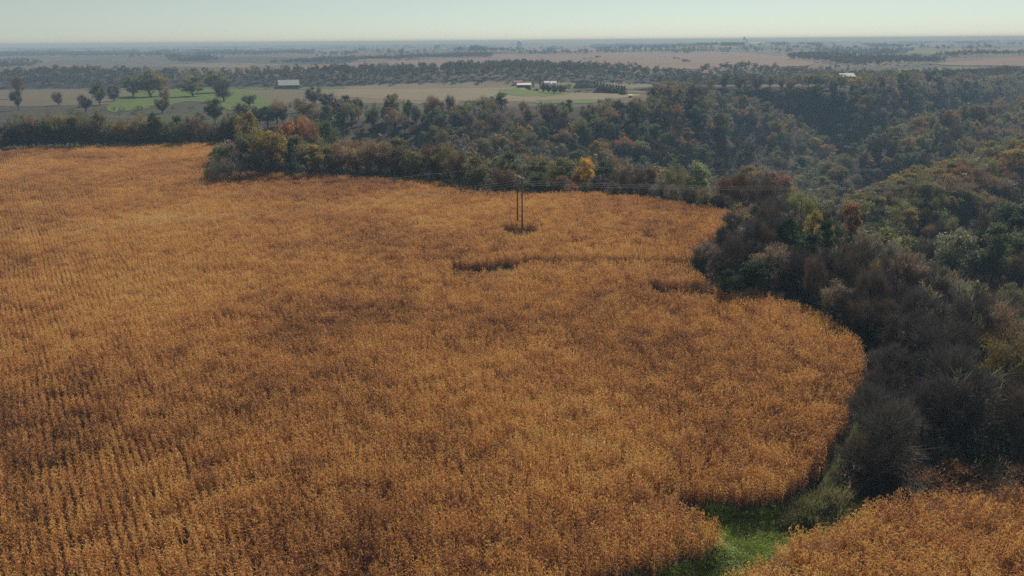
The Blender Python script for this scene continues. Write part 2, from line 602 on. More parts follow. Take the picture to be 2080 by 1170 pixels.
MF_TAN = field_mat('tan_stubble', (.125, .105, .066), (.175, .140, .088))
MF_PINK = field_mat('ripe_soybean_brown', (.115, .072, .05), (.165, .105, .072))
MF_GREEN = field_mat('pasture_green', (.055, .085, .016), (.095, .125, .026))
MF_PALE = field_mat('pale_stubble', (.085, .073, .046), (.12, .097, .062))
MF_MEADOW = field_mat('rough_meadow', (.13, .13, .085), (.20, .18, .11))
sheet('stubble_field', [(-80, 186), (150, 180), (470, 180), (560, 182), (690, 184), (660, 208), (560, 216), (400, 196), (220, 212), (-80, 214)], MF_PALE, .14)
sheet('pasture', [(215, 216), (262, 192), (330, 184), (400, 178), (478, 178), (530, 196), (560, 212), (480, 226), (400, 206), (330, 216), (232, 228)], MF_GREEN, .24)
sheet('grass_strip', [(474, 177), (560, 176), (690, 176), (690, 181), (600, 182), (474, 181)], MF_GREEN, .34)
sheet('knoll_field', [(620, 180), (800, 171), (1000, 166), (1200, 168), (1310, 170), (1330, 184), (1290, 196), (1180, 205), (1000, 206), (800, 202), (650, 192)], MF_TAN, .14)
sheet('lawn', [(1010, 183), (1060, 178), (1150, 174), (1186, 180), (1150, 192), (1090, 196), (1030, 193)], MF_GREEN, .26)
sheet('lawn', [(1090, 204), (1150, 202), (1230, 204), (1200, 210), (1100, 211)], MF_GREEN, .26)
sheet('soybean_field', [(330, 146), (600, 136), (900, 114), (1240, 107), (1480, 106), (1640, 124), (1600, 136), (1300, 142), (1100, 131), (950, 136), (700, 147), (420, 152)], MF_PINK, .6)
sheet('soybean_field', [(1000, 96), (1240, 95), (1450, 93), (1480, 99), (1240, 103), (1000, 104)], MF_PINK, .9)
sheet('hay_field', [(1730, 150), (1830, 141), (1960, 136), (2120, 142), (2120, 148), (1940, 148), (1800, 153)], MF_GREEN, .26)
sheet('soybean_field', [(1870, 131), (1960, 125), (2120, 116), (2120, 134), (1960, 134)], MF_PINK, .8)
sheet('hay_field', [(1780, 106), (1900, 103), (2000, 106), (1900, 110)], MF_GREEN, .34)




# ------------------------------------------------------------------ instancing helper (geometry nodes) for stuff
def scatter(name, protos, P, rot, scale, variant, kind='stuff', label=None):
    """one object of kind stuff: prototypes set on points"""
    pc = bpy.data.collections.new(name + '_kinds')
    for k, me in enumerate(protos):
        o = bpy.data.objects.new('%s_kind.%03d' % (name, k + 1), me)
        pc.objects.link(o)
    me = bpy.data.meshes.new(name)
    n = len(P)
    me.vertices.add(n); me.vertices.foreach_set('co', np.asarray(P, np.float32).ravel())
    for nm, tp, val, key in (('turn', 'FLOAT_VECTOR', rot, 'vector'), ('size', 'FLOAT_VECTOR', scale, 'vector'), ('variant', 'INT', variant, 'value')):
        at = me.attributes.new(nm, tp, 'POINT')
        at.data.foreach_set(key, np.asarray(val, np.int32 if tp == 'INT' else np.float32).ravel())
    me.update()
    o = link(name, me)
    ng = bpy.data.node_groups.new(name + '_spread', 'GeometryNodeTree')
    ng.interface.new_socket('Geometry', in_out='INPUT', socket_type='NodeSocketGeometry')
    ng.interface.new_socket('Geometry', in_out='OUTPUT', socket_type='NodeSocketGeometry')
    N, L = ng.nodes, ng.links
    gi, go = N.new('NodeGroupInput'), N.new('NodeGroupOutput')
    ci = N.new('GeometryNodeCollectionInfo'); ci.inputs[0].default_value = pc
    ci.inputs['Separate Children'].default_value = True; ci.inputs['Reset Children'].default_value = True
    ip = N.new('GeometryNodeInstanceOnPoints'); ip.inputs['Pick Instance'].default_value = True

    def na(nm, tp):
        x = N.new('GeometryNodeInputNamedAttribute'); x.data_type = tp; x.inputs[0].default_value = nm
        return [s for s in x.outputs if s.enabled and s.name == 'Attribute'][0]
    L.new(gi.outputs[0], ip.inputs['Points']); L.new(ci.outputs[0], ip.inputs['Instance'])
    L.new(na('variant', 'INT'), ip.inputs['Instance Index'])
    L.new(na('turn', 'FLOAT_VECTOR'), ip.inputs['Rotation'])
    L.new(na('size', 'FLOAT_VECTOR'), ip.inputs['Scale'])
    L.new(ip.outputs[0], go.inputs[0])
    md = o.modifiers.new('spread', 'NODES'); md.node_group = ng
    o['kind'] = kind
    if label: o['label'] = label
    return o


# ------------------------------------------------------------------ corn
ROW_AZ = R(-33)
RU = np.array([math.sin(ROW_AZ), math.cos(ROW_AZ)])      # along the rows
RV = np.array([math.cos(ROW_AZ), -math.sin(ROW_AZ)])     # across the rows
CELL = .762


def add_plant(mb, x, y, rng, hs=1.):
    h = rng.uniform(2.15, 2.7) * hs
    lean = rng.normal(0, .07, 2)
    if rng.random() < .06: lean = rng.normal(0, .3, 2)
    top = np.array([x + lean[0] * h, y + lean[1] * h, h])
    base = np.array([x, y, -.1])
    pt = rng.random()                       # the plant's own dryness
    a = rng.uniform(0, 6.28)
    w = np.array([math.cos(a), math.sin(a), 0]) * .017
    w2 = np.array([-math.sin(a), math.cos(a), 0]) * .017
    for q in (w, w2):
        mb.add([base - q, base + q, top + q * .4, top - q * .4], [(0, 1, 2, 3)], .15 + .3 * rng.random())
    nl = rng.integers(8, 12)
    az = rng.uniform(0, 6.28)
    for k in range(nl):
        f = .28 + .66 * k / (nl - 1)
        p0 = base + (top - base) * f
        az += math.pi + rng.normal(0, .5)
        d = np.array([math.cos(az), math.sin(az), 0])
        s = np.array([-math.sin(az), math.cos(az), 0])
        Lf = rng.uniform(.42, .74) * (1 - .25 * f)
        up = rng.uniform(.05, .5) * (1 if f > .6 else .5)
        wd = rng.uniform(.026, .044)
        p1 = p0 + d * Lf * .42 + np.array([0, 0, up * Lf])
        p2 = p1 + d * Lf * rng.uniform(.15, .35) + np.array([0, 0, -Lf * rng.uniform(.1, .45)])
        p3 = p2 + d * Lf * rng.uniform(-.05, .15) + np.array([0, 0, -Lf * rng.uniform(.25, .5)])
        tw = rng.normal(0, .35)
        s2 = s * math.cos(tw) + np.array([0, 0, 1]) * math.sin(tw)
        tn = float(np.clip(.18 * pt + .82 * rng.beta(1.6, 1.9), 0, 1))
        tn *= .2 + .8 * min(1, f * 1.15)  # lower leaves darker: weathering, plus shade of the corn walls put into tone
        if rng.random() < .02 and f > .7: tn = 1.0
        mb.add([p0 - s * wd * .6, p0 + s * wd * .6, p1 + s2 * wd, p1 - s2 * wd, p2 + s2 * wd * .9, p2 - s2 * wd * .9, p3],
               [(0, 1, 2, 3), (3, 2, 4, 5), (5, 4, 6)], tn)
    for k in range(5):                       # tassel
        b = rng.uniform(0, 6.28); e = rng.uniform(.1, .9)
        d = np.array([math.cos(b) * e, math.sin(b) * e, 1]); d /= np.linalg.norm(d)
        s = np.cross(d, (math.cos(b + 1.3), math.sin(b + 1.3), 0)); s /= np.linalg.norm(s) + 1e-9
        mb.add([top - s * .012, top + s * .012, top + d * rng.uniform(.2, .34)], [(0, 1, 2)], float(np.clip(.45 + .5 * rng.random(), 0, 1)))
    # ear, hanging
    e0 = base + (top - base) * rng.uniform(.42, .52)
    b = rng.uniform(0, 6.28); d = np.array([math.cos(b) * .5, math.sin(b) * .5, -.6]); s = np.array([-math.sin(b), math.cos(b), 0])
    mb.add([e0 + d * .1, e0 + d * .22 + s * .035, e0 + d * .22 - s * .035, e0 + d * .45], [(0, 1, 3), (0, 3, 2)], .8)


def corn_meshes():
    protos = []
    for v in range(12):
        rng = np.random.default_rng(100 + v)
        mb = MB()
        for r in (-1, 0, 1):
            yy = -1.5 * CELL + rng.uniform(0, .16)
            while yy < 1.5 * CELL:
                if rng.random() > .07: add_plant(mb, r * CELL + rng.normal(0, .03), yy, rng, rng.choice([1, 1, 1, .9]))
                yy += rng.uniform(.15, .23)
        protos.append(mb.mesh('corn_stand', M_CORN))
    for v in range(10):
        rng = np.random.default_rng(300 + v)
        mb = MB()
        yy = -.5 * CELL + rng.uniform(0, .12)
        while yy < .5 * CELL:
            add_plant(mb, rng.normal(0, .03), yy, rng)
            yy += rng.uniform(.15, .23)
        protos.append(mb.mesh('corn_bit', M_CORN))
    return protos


CORN_PROTOS = corn_meshes()


def plant_corn(name, poly, holes, label):
    uv = np.stack([poly[:, :2] @ RV, poly[:, :2] @ RU], -1)
    mn, mx = np.floor(uv.min(0) / (3 * CELL)) * 3, np.ceil(uv.max(0) / (3 * CELL)) * 3
    a = np.arange(mn[0], mx[0] / 1 + 1); 
    ia = np.arange(int(uv[:, 0].min() // (3 * CELL)) - 1, int(uv[:, 0].max() // (3 * CELL)) + 2)
    ib = np.arange(int(uv[:, 1].min() // (3 * CELL)) - 1, int(uv[:, 1].max() // (3 * CELL)) + 2)
    IA, IB = np.meshgrid(ia, ib, indexing='ij')
    IA, IB = IA.ravel(), IB.ravel()
    cu, cv = (IA + .5) * 3 * CELL, (IB + .5) * 3 * CELL
    X = cu * RV[0] + cv * RU[0]; Y = cu * RV[1] + cv * RU[1]
    d = np.hypot(X, Y)
    pr = project(np.stack([X, Y, np.full_like(X, 1.5)], -1))
    ok = (Y > 30) & (pr[:, 0] > -110) & (pr[:, 0] < PW + 130) & (pr[:, 1] < PH + 150)
    X, Y, cu, cv = X[ok], Y[ok], cu[ok], cv[ok]

    def free(x, y):
        m = inside(poly, x, y)
        for ln, wd in holes:
            jit = 1 + .25 * np.sin(x * .9) * np.cos(y * 1.1) if wd > 2 else 1 + 1.1 * np.sin(x * .33 + 1) * np.cos(y * .29) + .3 * np.sin(y * 1.1)
            m &= seg_dist(ln, x, y) > wd * .5 * jit
        return m
    c9 = [(i, j) for i in (-1, 0, 1) for j in (-1, 0, 1)]
    masks = []
    pos = []
    for i, j in c9:
        u, v = cu + i * CELL, cv + j * CELL
        x = u * RV[0] + v * RU[0]; y = u * RV[1] + v * RU[1]
        masks.append(free(x, y)); pos.append((x, y))
    masks = [m & (RNG.random(len(m)) > .035) for m in masks]
    full = np.all(masks, 0)
    PX = [X[full]]; PY = [Y[full]]; var = [RNG.integers(0, 12, full.sum())]
    for k, (x, y) in enumerate(pos):
        m = masks[k] & ~full
        PX.append(x[m]); PY.append(y[m]); var.append(12 + RNG.integers(0, 10, m.sum()))
    PX = np.concatenate(PX); PY = np.concatenate(PY); var = np.concatenate(var)
    n = len(PX)
    ju = .30 * np.sin(PY * .11 + PX * .05) + RNG.normal(0, .08, n); jv = RNG.uniform(-.35, .35, n)
    PX = PX + ju * RV[0] + jv * RU[0]; PY = PY + ju * RV[1] + jv * RU[1]
    rot = np.zeros((n, 3)); rot[:, 2] = -ROW_AZ + math.pi * RNG.integers(0, 2, n) + RNG.normal(0, .05, n)
    hz = 1 + .06 * np.sin(PX * .13 + 1) * np.cos(PY * .1) + .07 * np.sin(PX * .61 + PY * .47 + 2 * np.sin(PY * .21)) * np.sin(PX * .37 - PY * .53) + RNG.normal(0, .09, n)
    sc = np.stack([np.ones(n), np.ones(n), hz], -1)
    P = np.stack([PX, PY, height(PX, PY)], -1)
    print(name, n, 'clumps')
    return scatter(name, CORN_PROTOS, P, rot, sc, var, label=label)


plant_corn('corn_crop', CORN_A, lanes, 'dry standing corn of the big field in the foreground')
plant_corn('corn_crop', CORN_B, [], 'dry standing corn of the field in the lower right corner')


# ------------------------------------------------------------------ trees: prototypes of 10 m height and about 3.6 m crown radius
def rand_dirs(rng, k):
    v = rng.normal(size=(k, 3))
    return v / np.linalg.norm(v, axis=1)[:, None]


def leaf_tris(mb, rng, C, size, tone):
    k = len(C)
    a = rand_dirs(rng, k); b = rand_dirs(rng, k)
    s = size * rng.uniform(.6, 1.4, k)[:, None]
    mb.tris(C - a * s * .6, C + a * s * .6 + b * s * .2, C + b * s, tone)


def make_tree(seed, kind, far=False):
    """returns (trunk mesh, crown mesh) or one joined builder when far"""
    rng = np.random.default_rng(seed)
    tm, cm = MB(), MB()
    H = 10.
    if kind in ('spruce', 'cedar'):
        R0 = 2.1 if kind == 'spruce' else 2.0
        tm.tube([(0, 0, -.6), (.05, 0, 4), (0, .05, 9.2)], [.2, .13, .03], 5)
        nw = 16 if not far else 8
        for w in range(nw):
            f = w / (nw - 1)
            z = .7 + 8.9 * f
            rad = R0 * (1 - f) ** (.85 if kind == 'spruce' else .6) * rng.uniform(.85, 1.12) + .12
            nb = int(9 - 4 * f) if not far else 5
            for b in range(nb):
                az = rng.uniform(0, 6.28); L = rad * rng.uniform(.7, 1.1)
                dirv = np.array([math.cos(az), math.sin(az), -.25 if kind == 'spruce' else .35])
                k = 26 if not far else 7
                t = rng.uniform(.15, 1, k) ** .7
                C = np.array([0, 0, z]) + dirv * (L * t)[:, None] + rng.normal(0, .13 + .03 * L, (k, 3))
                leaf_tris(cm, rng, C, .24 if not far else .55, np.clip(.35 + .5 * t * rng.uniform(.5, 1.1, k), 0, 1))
    elif kind == 'shrub':
        for s in range(9):
            az = rng.uniform(0, 6.28); e = rng.uniform(.3, 1.1)
            p = np.array([0, 0, -.3]); path = [p]; d = np.array([math.cos(az) * e, math.sin(az) * e, 1.5])
            for k in range(3):
                p = p + d * 1.6 + rng.normal(0, .3, 3); path.append(p)
            tm.tube(path, [.12, .08, .05, .02], 3)
        K = 20 if not far else 10
        for j in range(K):
            az = rng.uniform(0, 6.28); rr = 3.4 * math.sqrt(rng.random()); z = rng.uniform(1.2, 8.6) * (1 - .5 * (rr / 3.4) ** 2)
            c = np.array([rr * math.cos(az), rr * math.sin(az), z])
            k = 120 if not far else 20
            st = c + rng.normal(0, .75, (k, 3))
            d = rand_dirs(rng, k) * .6 + np.array([0, 0, .8]) + c / 14
            ln = rng.uniform(.5, 1.4, k)[:, None]
            w = rand_dirs(rng, k) * (.05 if not far else .16)
            mb_t = np.clip(rng.uniform(.2, .8) + rng.normal(0, .2, k), 0, 1)
            cm.tris(st - w, st + w, st + d * ln, mb_t)
            k = 26 if not far else 5
            leaf_tris(cm, rng, c + rng.normal(0, .8, (k, 3)), .22 if not far else .5, np.clip(.5 + rng.normal(0, .3, k), 0, 1))
    else:
        cb = rng.uniform(.12, .24) if kind != 'bare' else rng.uniform(.14, .27)
        lean = rng.normal(0, .35, 2)
        tp = [np.array([0, 0, -.6])]
        for k in range(1, 6):
            f = k / 5
            tp.append(np.array([lean[0] * f + rng.normal(0, .1), lean[1] * f + rng.normal(0, .1), 7.4 * f]))
        tm.tube(tp, [.26, .2, .17, .13, .09, .05], 6)
        zc, hz, R0 = (cb * H + H) / 2, (1 - cb) * H / 2, rng.uniform(3.1, 3.9)
        if kind == 'tall': R0 *= .68
        K = {'leafy': 34, 'half': 30, 'bare': 36, 'tall': 30}[kind]
        if far: K = 17
        for j in range(K):
            while True:
                v = rng.uniform(-1, 1, 3)
                q = np.linalg.norm(v)
                if q < 1 and (q > .55 or rng.random() < .3): break
            c = np.array([lean[0] * .6 + v[0] * R0 * .86, lean[1] * .6 + v[1] * R0 * .86, zc + v[2] * hz * .86])
            lr = R0 * rng.uniform(.24, .40)
            # limb from trunk to lump
            if not far or j % 3 == 0:
                zt = max(cb * H * .7, min(7.2, c[2] - (1.0 + .55 * np.hypot(c[0], c[1]))))
                f = zt / 7.4
                s0 = np.array([lean[0] * f, lean[1] * f, zt])
                mid = s0 * .5 + c * .5 + np.array([0, 0, -.25]) + rng.normal(0, .15, 3)
                tm.tube([s0, mid, c], [.085, .055, .02], 3, cap=False)
            lt = rng.uniform(.15, .85)
            # twigs
            nt = {'leafy': 26, 'half': 80, 'bare': 130, 'tall': 20}[kind]
            if far: nt = {'bare': 34, 'half': 18}.get(kind, 4)
            od = (c - np.array([0, 0, zc - hz * .6])); od = od / (np.linalg.norm(od) + 1e-6)
            st = c - od * lr * .5 + rng.normal(0, lr * .33, (nt, 3))
            d = rand_dirs(rng, nt) * .75 + od * .8 + np.array([0, 0, .25])
            ln = rng.uniform(.5, 1.5, nt)[:, None] * lr * .9
            w = rand_dirs(rng, nt) * (.03 if not far else .09)
            cm.tris(st - w, st + w, st + d * ln, np.clip(lt * .6 + rng.uniform(0, .5, nt), 0, 1))
            # leaves
            nl = {'leafy': 165, 'half': 50, 'bare': 0, 'tall': 130}[kind]
            if far: nl = {'leafy': 30, 'half': 15, 'tall': 24, 'bare': 0}[kind]
            if nl:
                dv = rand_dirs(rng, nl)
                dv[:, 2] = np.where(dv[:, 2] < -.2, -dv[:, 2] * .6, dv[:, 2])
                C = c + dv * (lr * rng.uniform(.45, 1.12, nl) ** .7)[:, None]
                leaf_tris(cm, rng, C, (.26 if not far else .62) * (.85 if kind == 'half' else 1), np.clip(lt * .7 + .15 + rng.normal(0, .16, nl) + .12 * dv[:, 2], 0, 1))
    return tm, cm


PROTO = {}
for kd, cnt, base in (('leafy', 5, 10), ('half', 4, 40), ('bare', 6, 70), ('tall', 2, 100), ('spruce', 2, 120), ('cedar', 2, 140), ('shrub', 3, 160)):
    PROTO[kd] = []
    for i in range(cnt):
        t, c = make_tree(base + i, kd)
        PROTO[kd].append((t.mesh('trunk', M_BARK), c.mesh('crown', M_TWIG if kd == 'bare' else M_CROWN)))
FAR_KINDS = [('leafy', 4), ('half', 3), ('bare', 4), ('spruce', 2)]
FAR_PROTOS = []
for kd, cnt in FAR_KINDS:
    for i in range(cnt):
        t, c = make_tree(500 + 37 * i + len(kd), kd, True)
        me = c.mesh('far_tree', M_FARDARK if kd == 'spruce' else M_FAR)
        FAR_PROTOS.append(me)
FAR_LEAFY, FAR_HALF, FAR_BARE, FAR_SPRUCE = range(0, 4), range(4, 7), range(7, 11), range(11, 13)

COLOURS = {
    'grey': (.088, .074, .062), 'greybrown': (.115, .084, .060), 'brown': (.125, .082, .048), 'russet': (.17, .085, .040),
    'orange': (.24, .105, .036), 'yellow': (.31, .19, .035), 'gold': (.17, .125, .035), 'olive': (.105, .098, .042),
    'green': (.060, .074, .034), 'darkgreen': (.022, .034, .017), 'pale': (.16, .165, .09), 'yellowgreen': (.13, .13, .045), 'red': (.22, .05, .05), 'ochre': (.11, .085, .03)}
CWORD = {'grey': 'grey', 'greybrown': 'grey-brown', 'brown': 'brown', 'russet': 'russet', 'orange': 'orange', 'yellow': 'yellow', 'gold': 'golden', 'olive': 'olive green',
         'green': 'green', 'darkgreen': 'dark green', 'pale': 'pale green', 'yellowgreen': 'yellow-green', 'red': 'dull red', 'ochre': 'ochre'}
NAME = {'leafy': 'broadleaf_tree', 'half': 'thinning_tree', 'bare': 'bare_tree', 'tall': 'columnar_tree', 'spruce': 'spruce_tree', 'cedar': 'cedar_tree', 'shrub': 'shrub'}
_tree_i = [0]


def plant_tree(x, y, h, cw, kind, colour, label, group=None, z=None, cat=None):
    """h total height, cw crown width in metres"""
    _tree_i[0] += 1
    rng = random.Random(_tree_i[0] * 13 + 5)
    t, c = rng.choice(PROTO[kind])
    base_w = {'leafy': 7.6, 'half': 7.6, 'bare': 7.8, 'tall': 5.2, 'spruce': 4.2, 'cedar': 4.0, 'shrub': 7.6}[kind]
    s = cw / base_w
    zz = float(height(x, y)) if z is None else z
    o = empty(NAME[kind], (x, y, zz), rng.uniform(0, 6.28), (s, s * rng.uniform(.92, 1.08), h / 10.3))
    tag(o, label, cat or ('shrub' if kind == 'shrub' else 'tree'), group)
    link('trunk', t, o)
    cr = link('crown', c, o)
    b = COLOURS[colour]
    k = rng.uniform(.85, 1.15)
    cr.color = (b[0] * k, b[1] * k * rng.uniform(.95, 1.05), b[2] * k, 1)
    return o


# --- named trees: by crown-top pixel and forward distance ------------------------------------------------

hero_specs = []


def hero_top(px, py, dist, wpx, kind, colour, label, group=None, hmax=17):
    D = rays([px], [py])[0]
    t = dist / math.hypot(D[0], D[1])
    p = EYE + D * t
    z0 = float(height(p[0], p[1]))
    h = min(hmax, max(3.0, p[2] - z0))
    slant = np.linalg.norm(D * t)
    cw = wpx / FPX * t * 1.0
    hero_specs.append((p[0], p[1], z0, h, cw, kind, colour, label, group))


def hero_base(px, pbase, hpx, wpx, kind, colour, label, group=None):
    p = hit([px], [pbase])[0]
    w = project(p)[0, 2]
    hh = hpx / FPX * w
    hero_specs.append((p[0], p[1], p[2] - .13 * hh, hh * 1.14, wpx * 1.15 / FPX * w, kind, colour, label, group))


# crest row behind the pole
hero_top(1193, 320, 248, 46, 'leafy', 'yellow', 'brightest golden yellow tree in the row behind the power pole')
hero_top(1170, 345, 246, 26, 'leafy', 'orange', 'small orange tree hugging the left side of the golden yellow tree')
hero_top(1143, 318, 252, 66, 'leafy', 'olive', 'round olive tree just left of the golden yellow tree behind the pole')
hero_top(1090, 309, 256, 60, 'leafy', 'olive', 'olive topped tree rising straight behind the power pole')
hero_top(1030, 302, 258, 64, 'leafy', 'green', 'dark green tree behind the corn edge just left of the power pole')
hero_top(1425, 324, 246, 62, 'leafy', 'pale', 'pale green round tree above the right ends of the wires')
hero_top(1374, 327, 244, 62, 'half', 'olive', 'olive tree with brown top left of the pale green round tree')
hero_top(1500, 321, 236, 92, 'bare', 'russet', 'broad reddish bare tree right of the pale green round tree')
hero_top(1555, 328, 232, 84, 'bare', 'brown', 'broad brown bare tree at the right end of the wires')
hero_top(1260, 338, 246, 64, 'bare', 'greybrown', 'grey-brown bare tree right of the golden yellow tree')
hero_top(1318, 332, 250, 66, 'bare', 'brown', 'brown bare tree left of the olive tree with brown top')
hero_top(1628, 380, 205, 72, 'half', 'yellowgreen', 'yellow-green feathery tree at the far right corner of the corn')
hero_top(1735, 405, 196, 44, 'tall', 'russet', 'narrow russet tree in the right wood below the pale crowned spur')
hero_top(1688, 440, 168, 62, 'leafy', 'darkgreen', 'tall dark green tree in the right wood below the yellow-green feathery tree')
hero_top(1600, 436, 165, 60, 'leafy', 'darkgreen', 'dark green tree left of the tallest dark green tree above the corn corner')
hero_top(1658, 425, 182, 40, 'leafy', 'gold', 'small golden tree peeping over the tall dark green tree')
hero_top(1543, 516, 143, 84, 'leafy', 'darkgreen', 'bushy dark green tree overhanging the corn edge below the bare thicket')
hero_top(1490, 545, 139, 64, 'leafy', 'darkgreen', 'low dark green tree at the end of the short gap in the corn')
hero_top(1432, 482, 158, 70, 'half', 'greybrown', 'leftmost bush of the right wood jutting into the corn')
hero_top(1418, 508, 155, 40, 'shrub', 'darkgreen', 'small dark green shrub where the long gap meets the right wood')
hero_top(2062, 660, 112, 130, 'half', 'ochre', 'yellow leaved tree at the right picture edge above the black thicket')
hero_top(2000, 648, 122, 84, 'bare', 'ochre', 'thin golden tree just left of the yellow leaved tree at the right edge')
hero_base(1648, 1058, 64, 84, 'shrub', 'olive', 'weedy olive bush at the end of the green grass lane')
hero_base(1700, 1050, 84, 90, 'shrub', 'olive', 'larger olive bush right of the bush at the lane end')
hero_base(1762, 905, 150, 120, 'bare', 'grey', 'grey thicket tree leaning over the narrow strip beside the corn')
hero_base(1752, 985, 120, 120, 'bare', 'greybrown', 'bare grey-brown thicket tree nearest to the end of the strip')
hero_base(1800, 960, 170, 140, 'bare', 'grey', 'tall grey thicket tree behind the strip at the dark corner')
hero_base(1945, 1000, 56, 150, 'shrub', 'russet', 'wide reddish bush behind the lower right corn')
hero_base(2050, 1005, 70, 130, 'shrub', 'brown', 'brown bush at the right edge behind the lower right corn')
# spur trees
hero_top(1832, 372, 262, 76, 'leafy', 'pale', 'pale crowned tree at the left tip of the nearer wooded spur')
hero_top(1962, 392, 232, 92, 'leafy', 'pale', 'broad pale crowned tree below the nearer wooded spur')
hero_top(1820, 415, 226, 110, 'leafy', 'olive', 'wide olive tree below the pale crowned tree on the nearer spur')
hero_top(1940, 362, 275, 44, 'leafy', 'russet', 'orange-brown tree on the nearer spur above the broad pale crown')
hero_top(2050, 400, 230, 90, 'leafy', 'green', 'green tree at the right edge below the nearer spur')
hero_top(2055, 325, 330, 60, 'leafy', 'russet', 'russet tree at the right edge on the nearer spur')
hero_top(1764, 305, 400, 28, 'leafy', 'orange', 'small orange tree on the side of the farther wooded spur')
hero_top(2062, 235, 560, 30, 'leafy', 'yellow', 'small yellow tree at the right end of the farther wooded spur')
hero_top(1530, 220, 505, 34, 'leafy', 'yellow', 'left tree of the yellow group on the hillside above the dark ravine')
hero_top(1546, 232, 490, 32, 'leafy', 'gold', 'middle tree of the yellow group on the hillside above the dark ravine')
hero_top(1562, 244, 478, 28, 'leafy', 'yellow', 'lowest tree of the yellow group on the hillside above the dark ravine')
# left wood
hero_top(586, 214, 330, 84, 'leafy', 'orange', 'tall orange oak standing above the left wood', hmax=25)
hero_top(622, 232, 322, 56, 'half', 'russet', 'russet tree right of the tall orange oak', hmax=25)
hero_top(545, 248, 281, 88, 'leafy', 'gold', 'olive-yellow tree in front of the orange oak at the field corner', hmax=25)
hero_top(495, 222, 345, 56, 'leafy', 'gold', 'olive-yellow tree left of the orange oak at the end of the far row', hmax=25)
hero_top(655, 228, 330, 66, 'leafy', 'green', 'dark green tree behind the russet tree in the left wood', hmax=25)
hero_top(588, 285, 277, 44, 'cedar', 'darkgreen', 'dark cedar beside the olive-yellow tree at the field corner')
hero_top(640, 285, 277, 46, 'tall', 'gold', 'slim yellowish tree right of the dark cedar at the field corner')
hero_top(520, 290, 275, 50, 'bare', 'grey', 'grey bare tree left of the olive-yellow tree at the field corner')
hero_top(468, 300, 274, 66, 'shrub', 'grey', 'wide grey thicket left of the bare tree at the field corner')
hero_top(432, 312, 276, 40, 'shrub', 'green', 'small dark shrub at the very left tip of the left wood')
# pasture and beyond, by base
hero_base(270, 196, 48, 40, 'leafy', 'olive', 'left half of the big round oak pair on the green pasture')
hero_base(303, 197, 54, 58, 'leafy', 'olive', 'big round dark oak on the green pasture at the left')
hero_base(326, 196, 50, 40, 'half', 'gold', 'yellowing tree on the right side of the big round pasture oak')
hero_base(336, 214, 40, 28, 'half', 'brown', 'brown tree leaning below the yellowing pasture tree')
hero_base(390, 196, 40, 48, 'leafy', 'olive', 'round olive tree in the middle of the green pasture')
hero_base(382, 180, 38, 24, 'half', 'gold', 'yellow topped tree behind the round olive pasture tree')
hero_base(406, 180, 38, 20, 'half', 'olive', 'slender tree behind the right side of the round olive pasture tree')
hero_base(440, 188, 44, 46, 'leafy', 'olive', 'large tree at the right end of the pasture group')
hero_base(455, 206, 44, 44, 'bare', 'grey', 'grey bare tree in front of the right end of the pasture group')
hero_base(203, 214, 46, 32, 'leafy', 'green', 'dark green tree alone at the left foot of the pasture')
hero_base(232, 206, 34, 28, 'bare', 'grey', 'bare tree just right of the lone dark green pasture tree')
hero_base(42, 200, 50, 26, 'half', 'brown', 'tall brown tree standing alone near the left picture edge')
hero_base(38, 224, 46, 24, 'bare', 'grey', 'bare tree in front of the lone brown tree near the left edge')
hero_base(330, 230, 36, 34, 'bare', 'greybrown', 'reddish bare tree at the bottom of the pasture')
hero_base(175, 228, 38, 34, 'bare', 'grey', 'grey bare tree left of the pasture above the far row')
hero_base(120, 214, 28, 22, 'bare', 'greybrown', 'small bare tree in the scrub left of the pasture')
hero_base(508, 216, 28, 32, 'bare', 'grey', 'bare tree on the pasture below the grass strip left of the barn')
hero_base(640, 216, 42, 44, 'bare', 'grey', 'grey bare tree below the right end of the barn')
hero_base(665, 222, 40, 36, 'bare', 'greybrown', 'purple-brown bare tree right of the grey tree below the barn')
hero_base(610, 228, 30, 34, 'bare', 'grey', 'low bare tree below the middle of the barn')
hero_base(802, 214, 26, 18, 'half', 'olive', 'slim green tree in the brush right of the barn')
# farmstead trees
hero_base(1097, 180, 30, 8, 'tall', 'yellowgreen', 'tall narrow yellow-green tree left of the farmhouse')
hero_base(1083, 178, 16, 9, 'spruce', 'darkgreen', 'small pointed spruce between the garage and the farmhouse')
for i, (bx, by, hh) in enumerate([(1103, 187, 20), (1114, 189, 19), (1126, 190, 19), (1138, 189, 18), (1146, 186, 14)]):
    hero_base(bx, by, hh, 18, 'bare', 'grey', '%s of the grey bare trees in front of the farmhouse' % ['leftmost', 'second from the left', 'middle one', 'fourth from the left', 'rightmost'][i], 'bare trees in front of the farmhouse')
hero_base(1156, 178, 9, 11, 'half', 'brown', 'low brown tree between the farmhouse and the evergreen windbreak')
wb = smooth_line([(1172, 176), (1195, 177), (1220, 183), (1245, 188), (1268, 192)], 4)
ordn = ['leftmost', 'second', 'third', 'fourth', 'fifth', 'sixth', 'seventh', 'eighth', 'ninth', 'tenth', 'eleventh', 'twelfth', 'thirteenth', 'fourteenth', 'fifteenth', 'sixteenth', 'seventeenth']
for i, (bx, by) in enumerate(wb):
    hero_base(bx, by, 12 + i * .35, 14, 'cedar', 'darkgreen', ('leftmost evergreen' if i == 0 else '%s evergreen from the left' % ordn[i]) + ' in the windbreak beside the farmhouse', 'windbreak evergreens by the farmhouse')

# ------------------------------------------------------------------ the woods: every tree's place
WOODS = []      # x, y, h, cw, zone


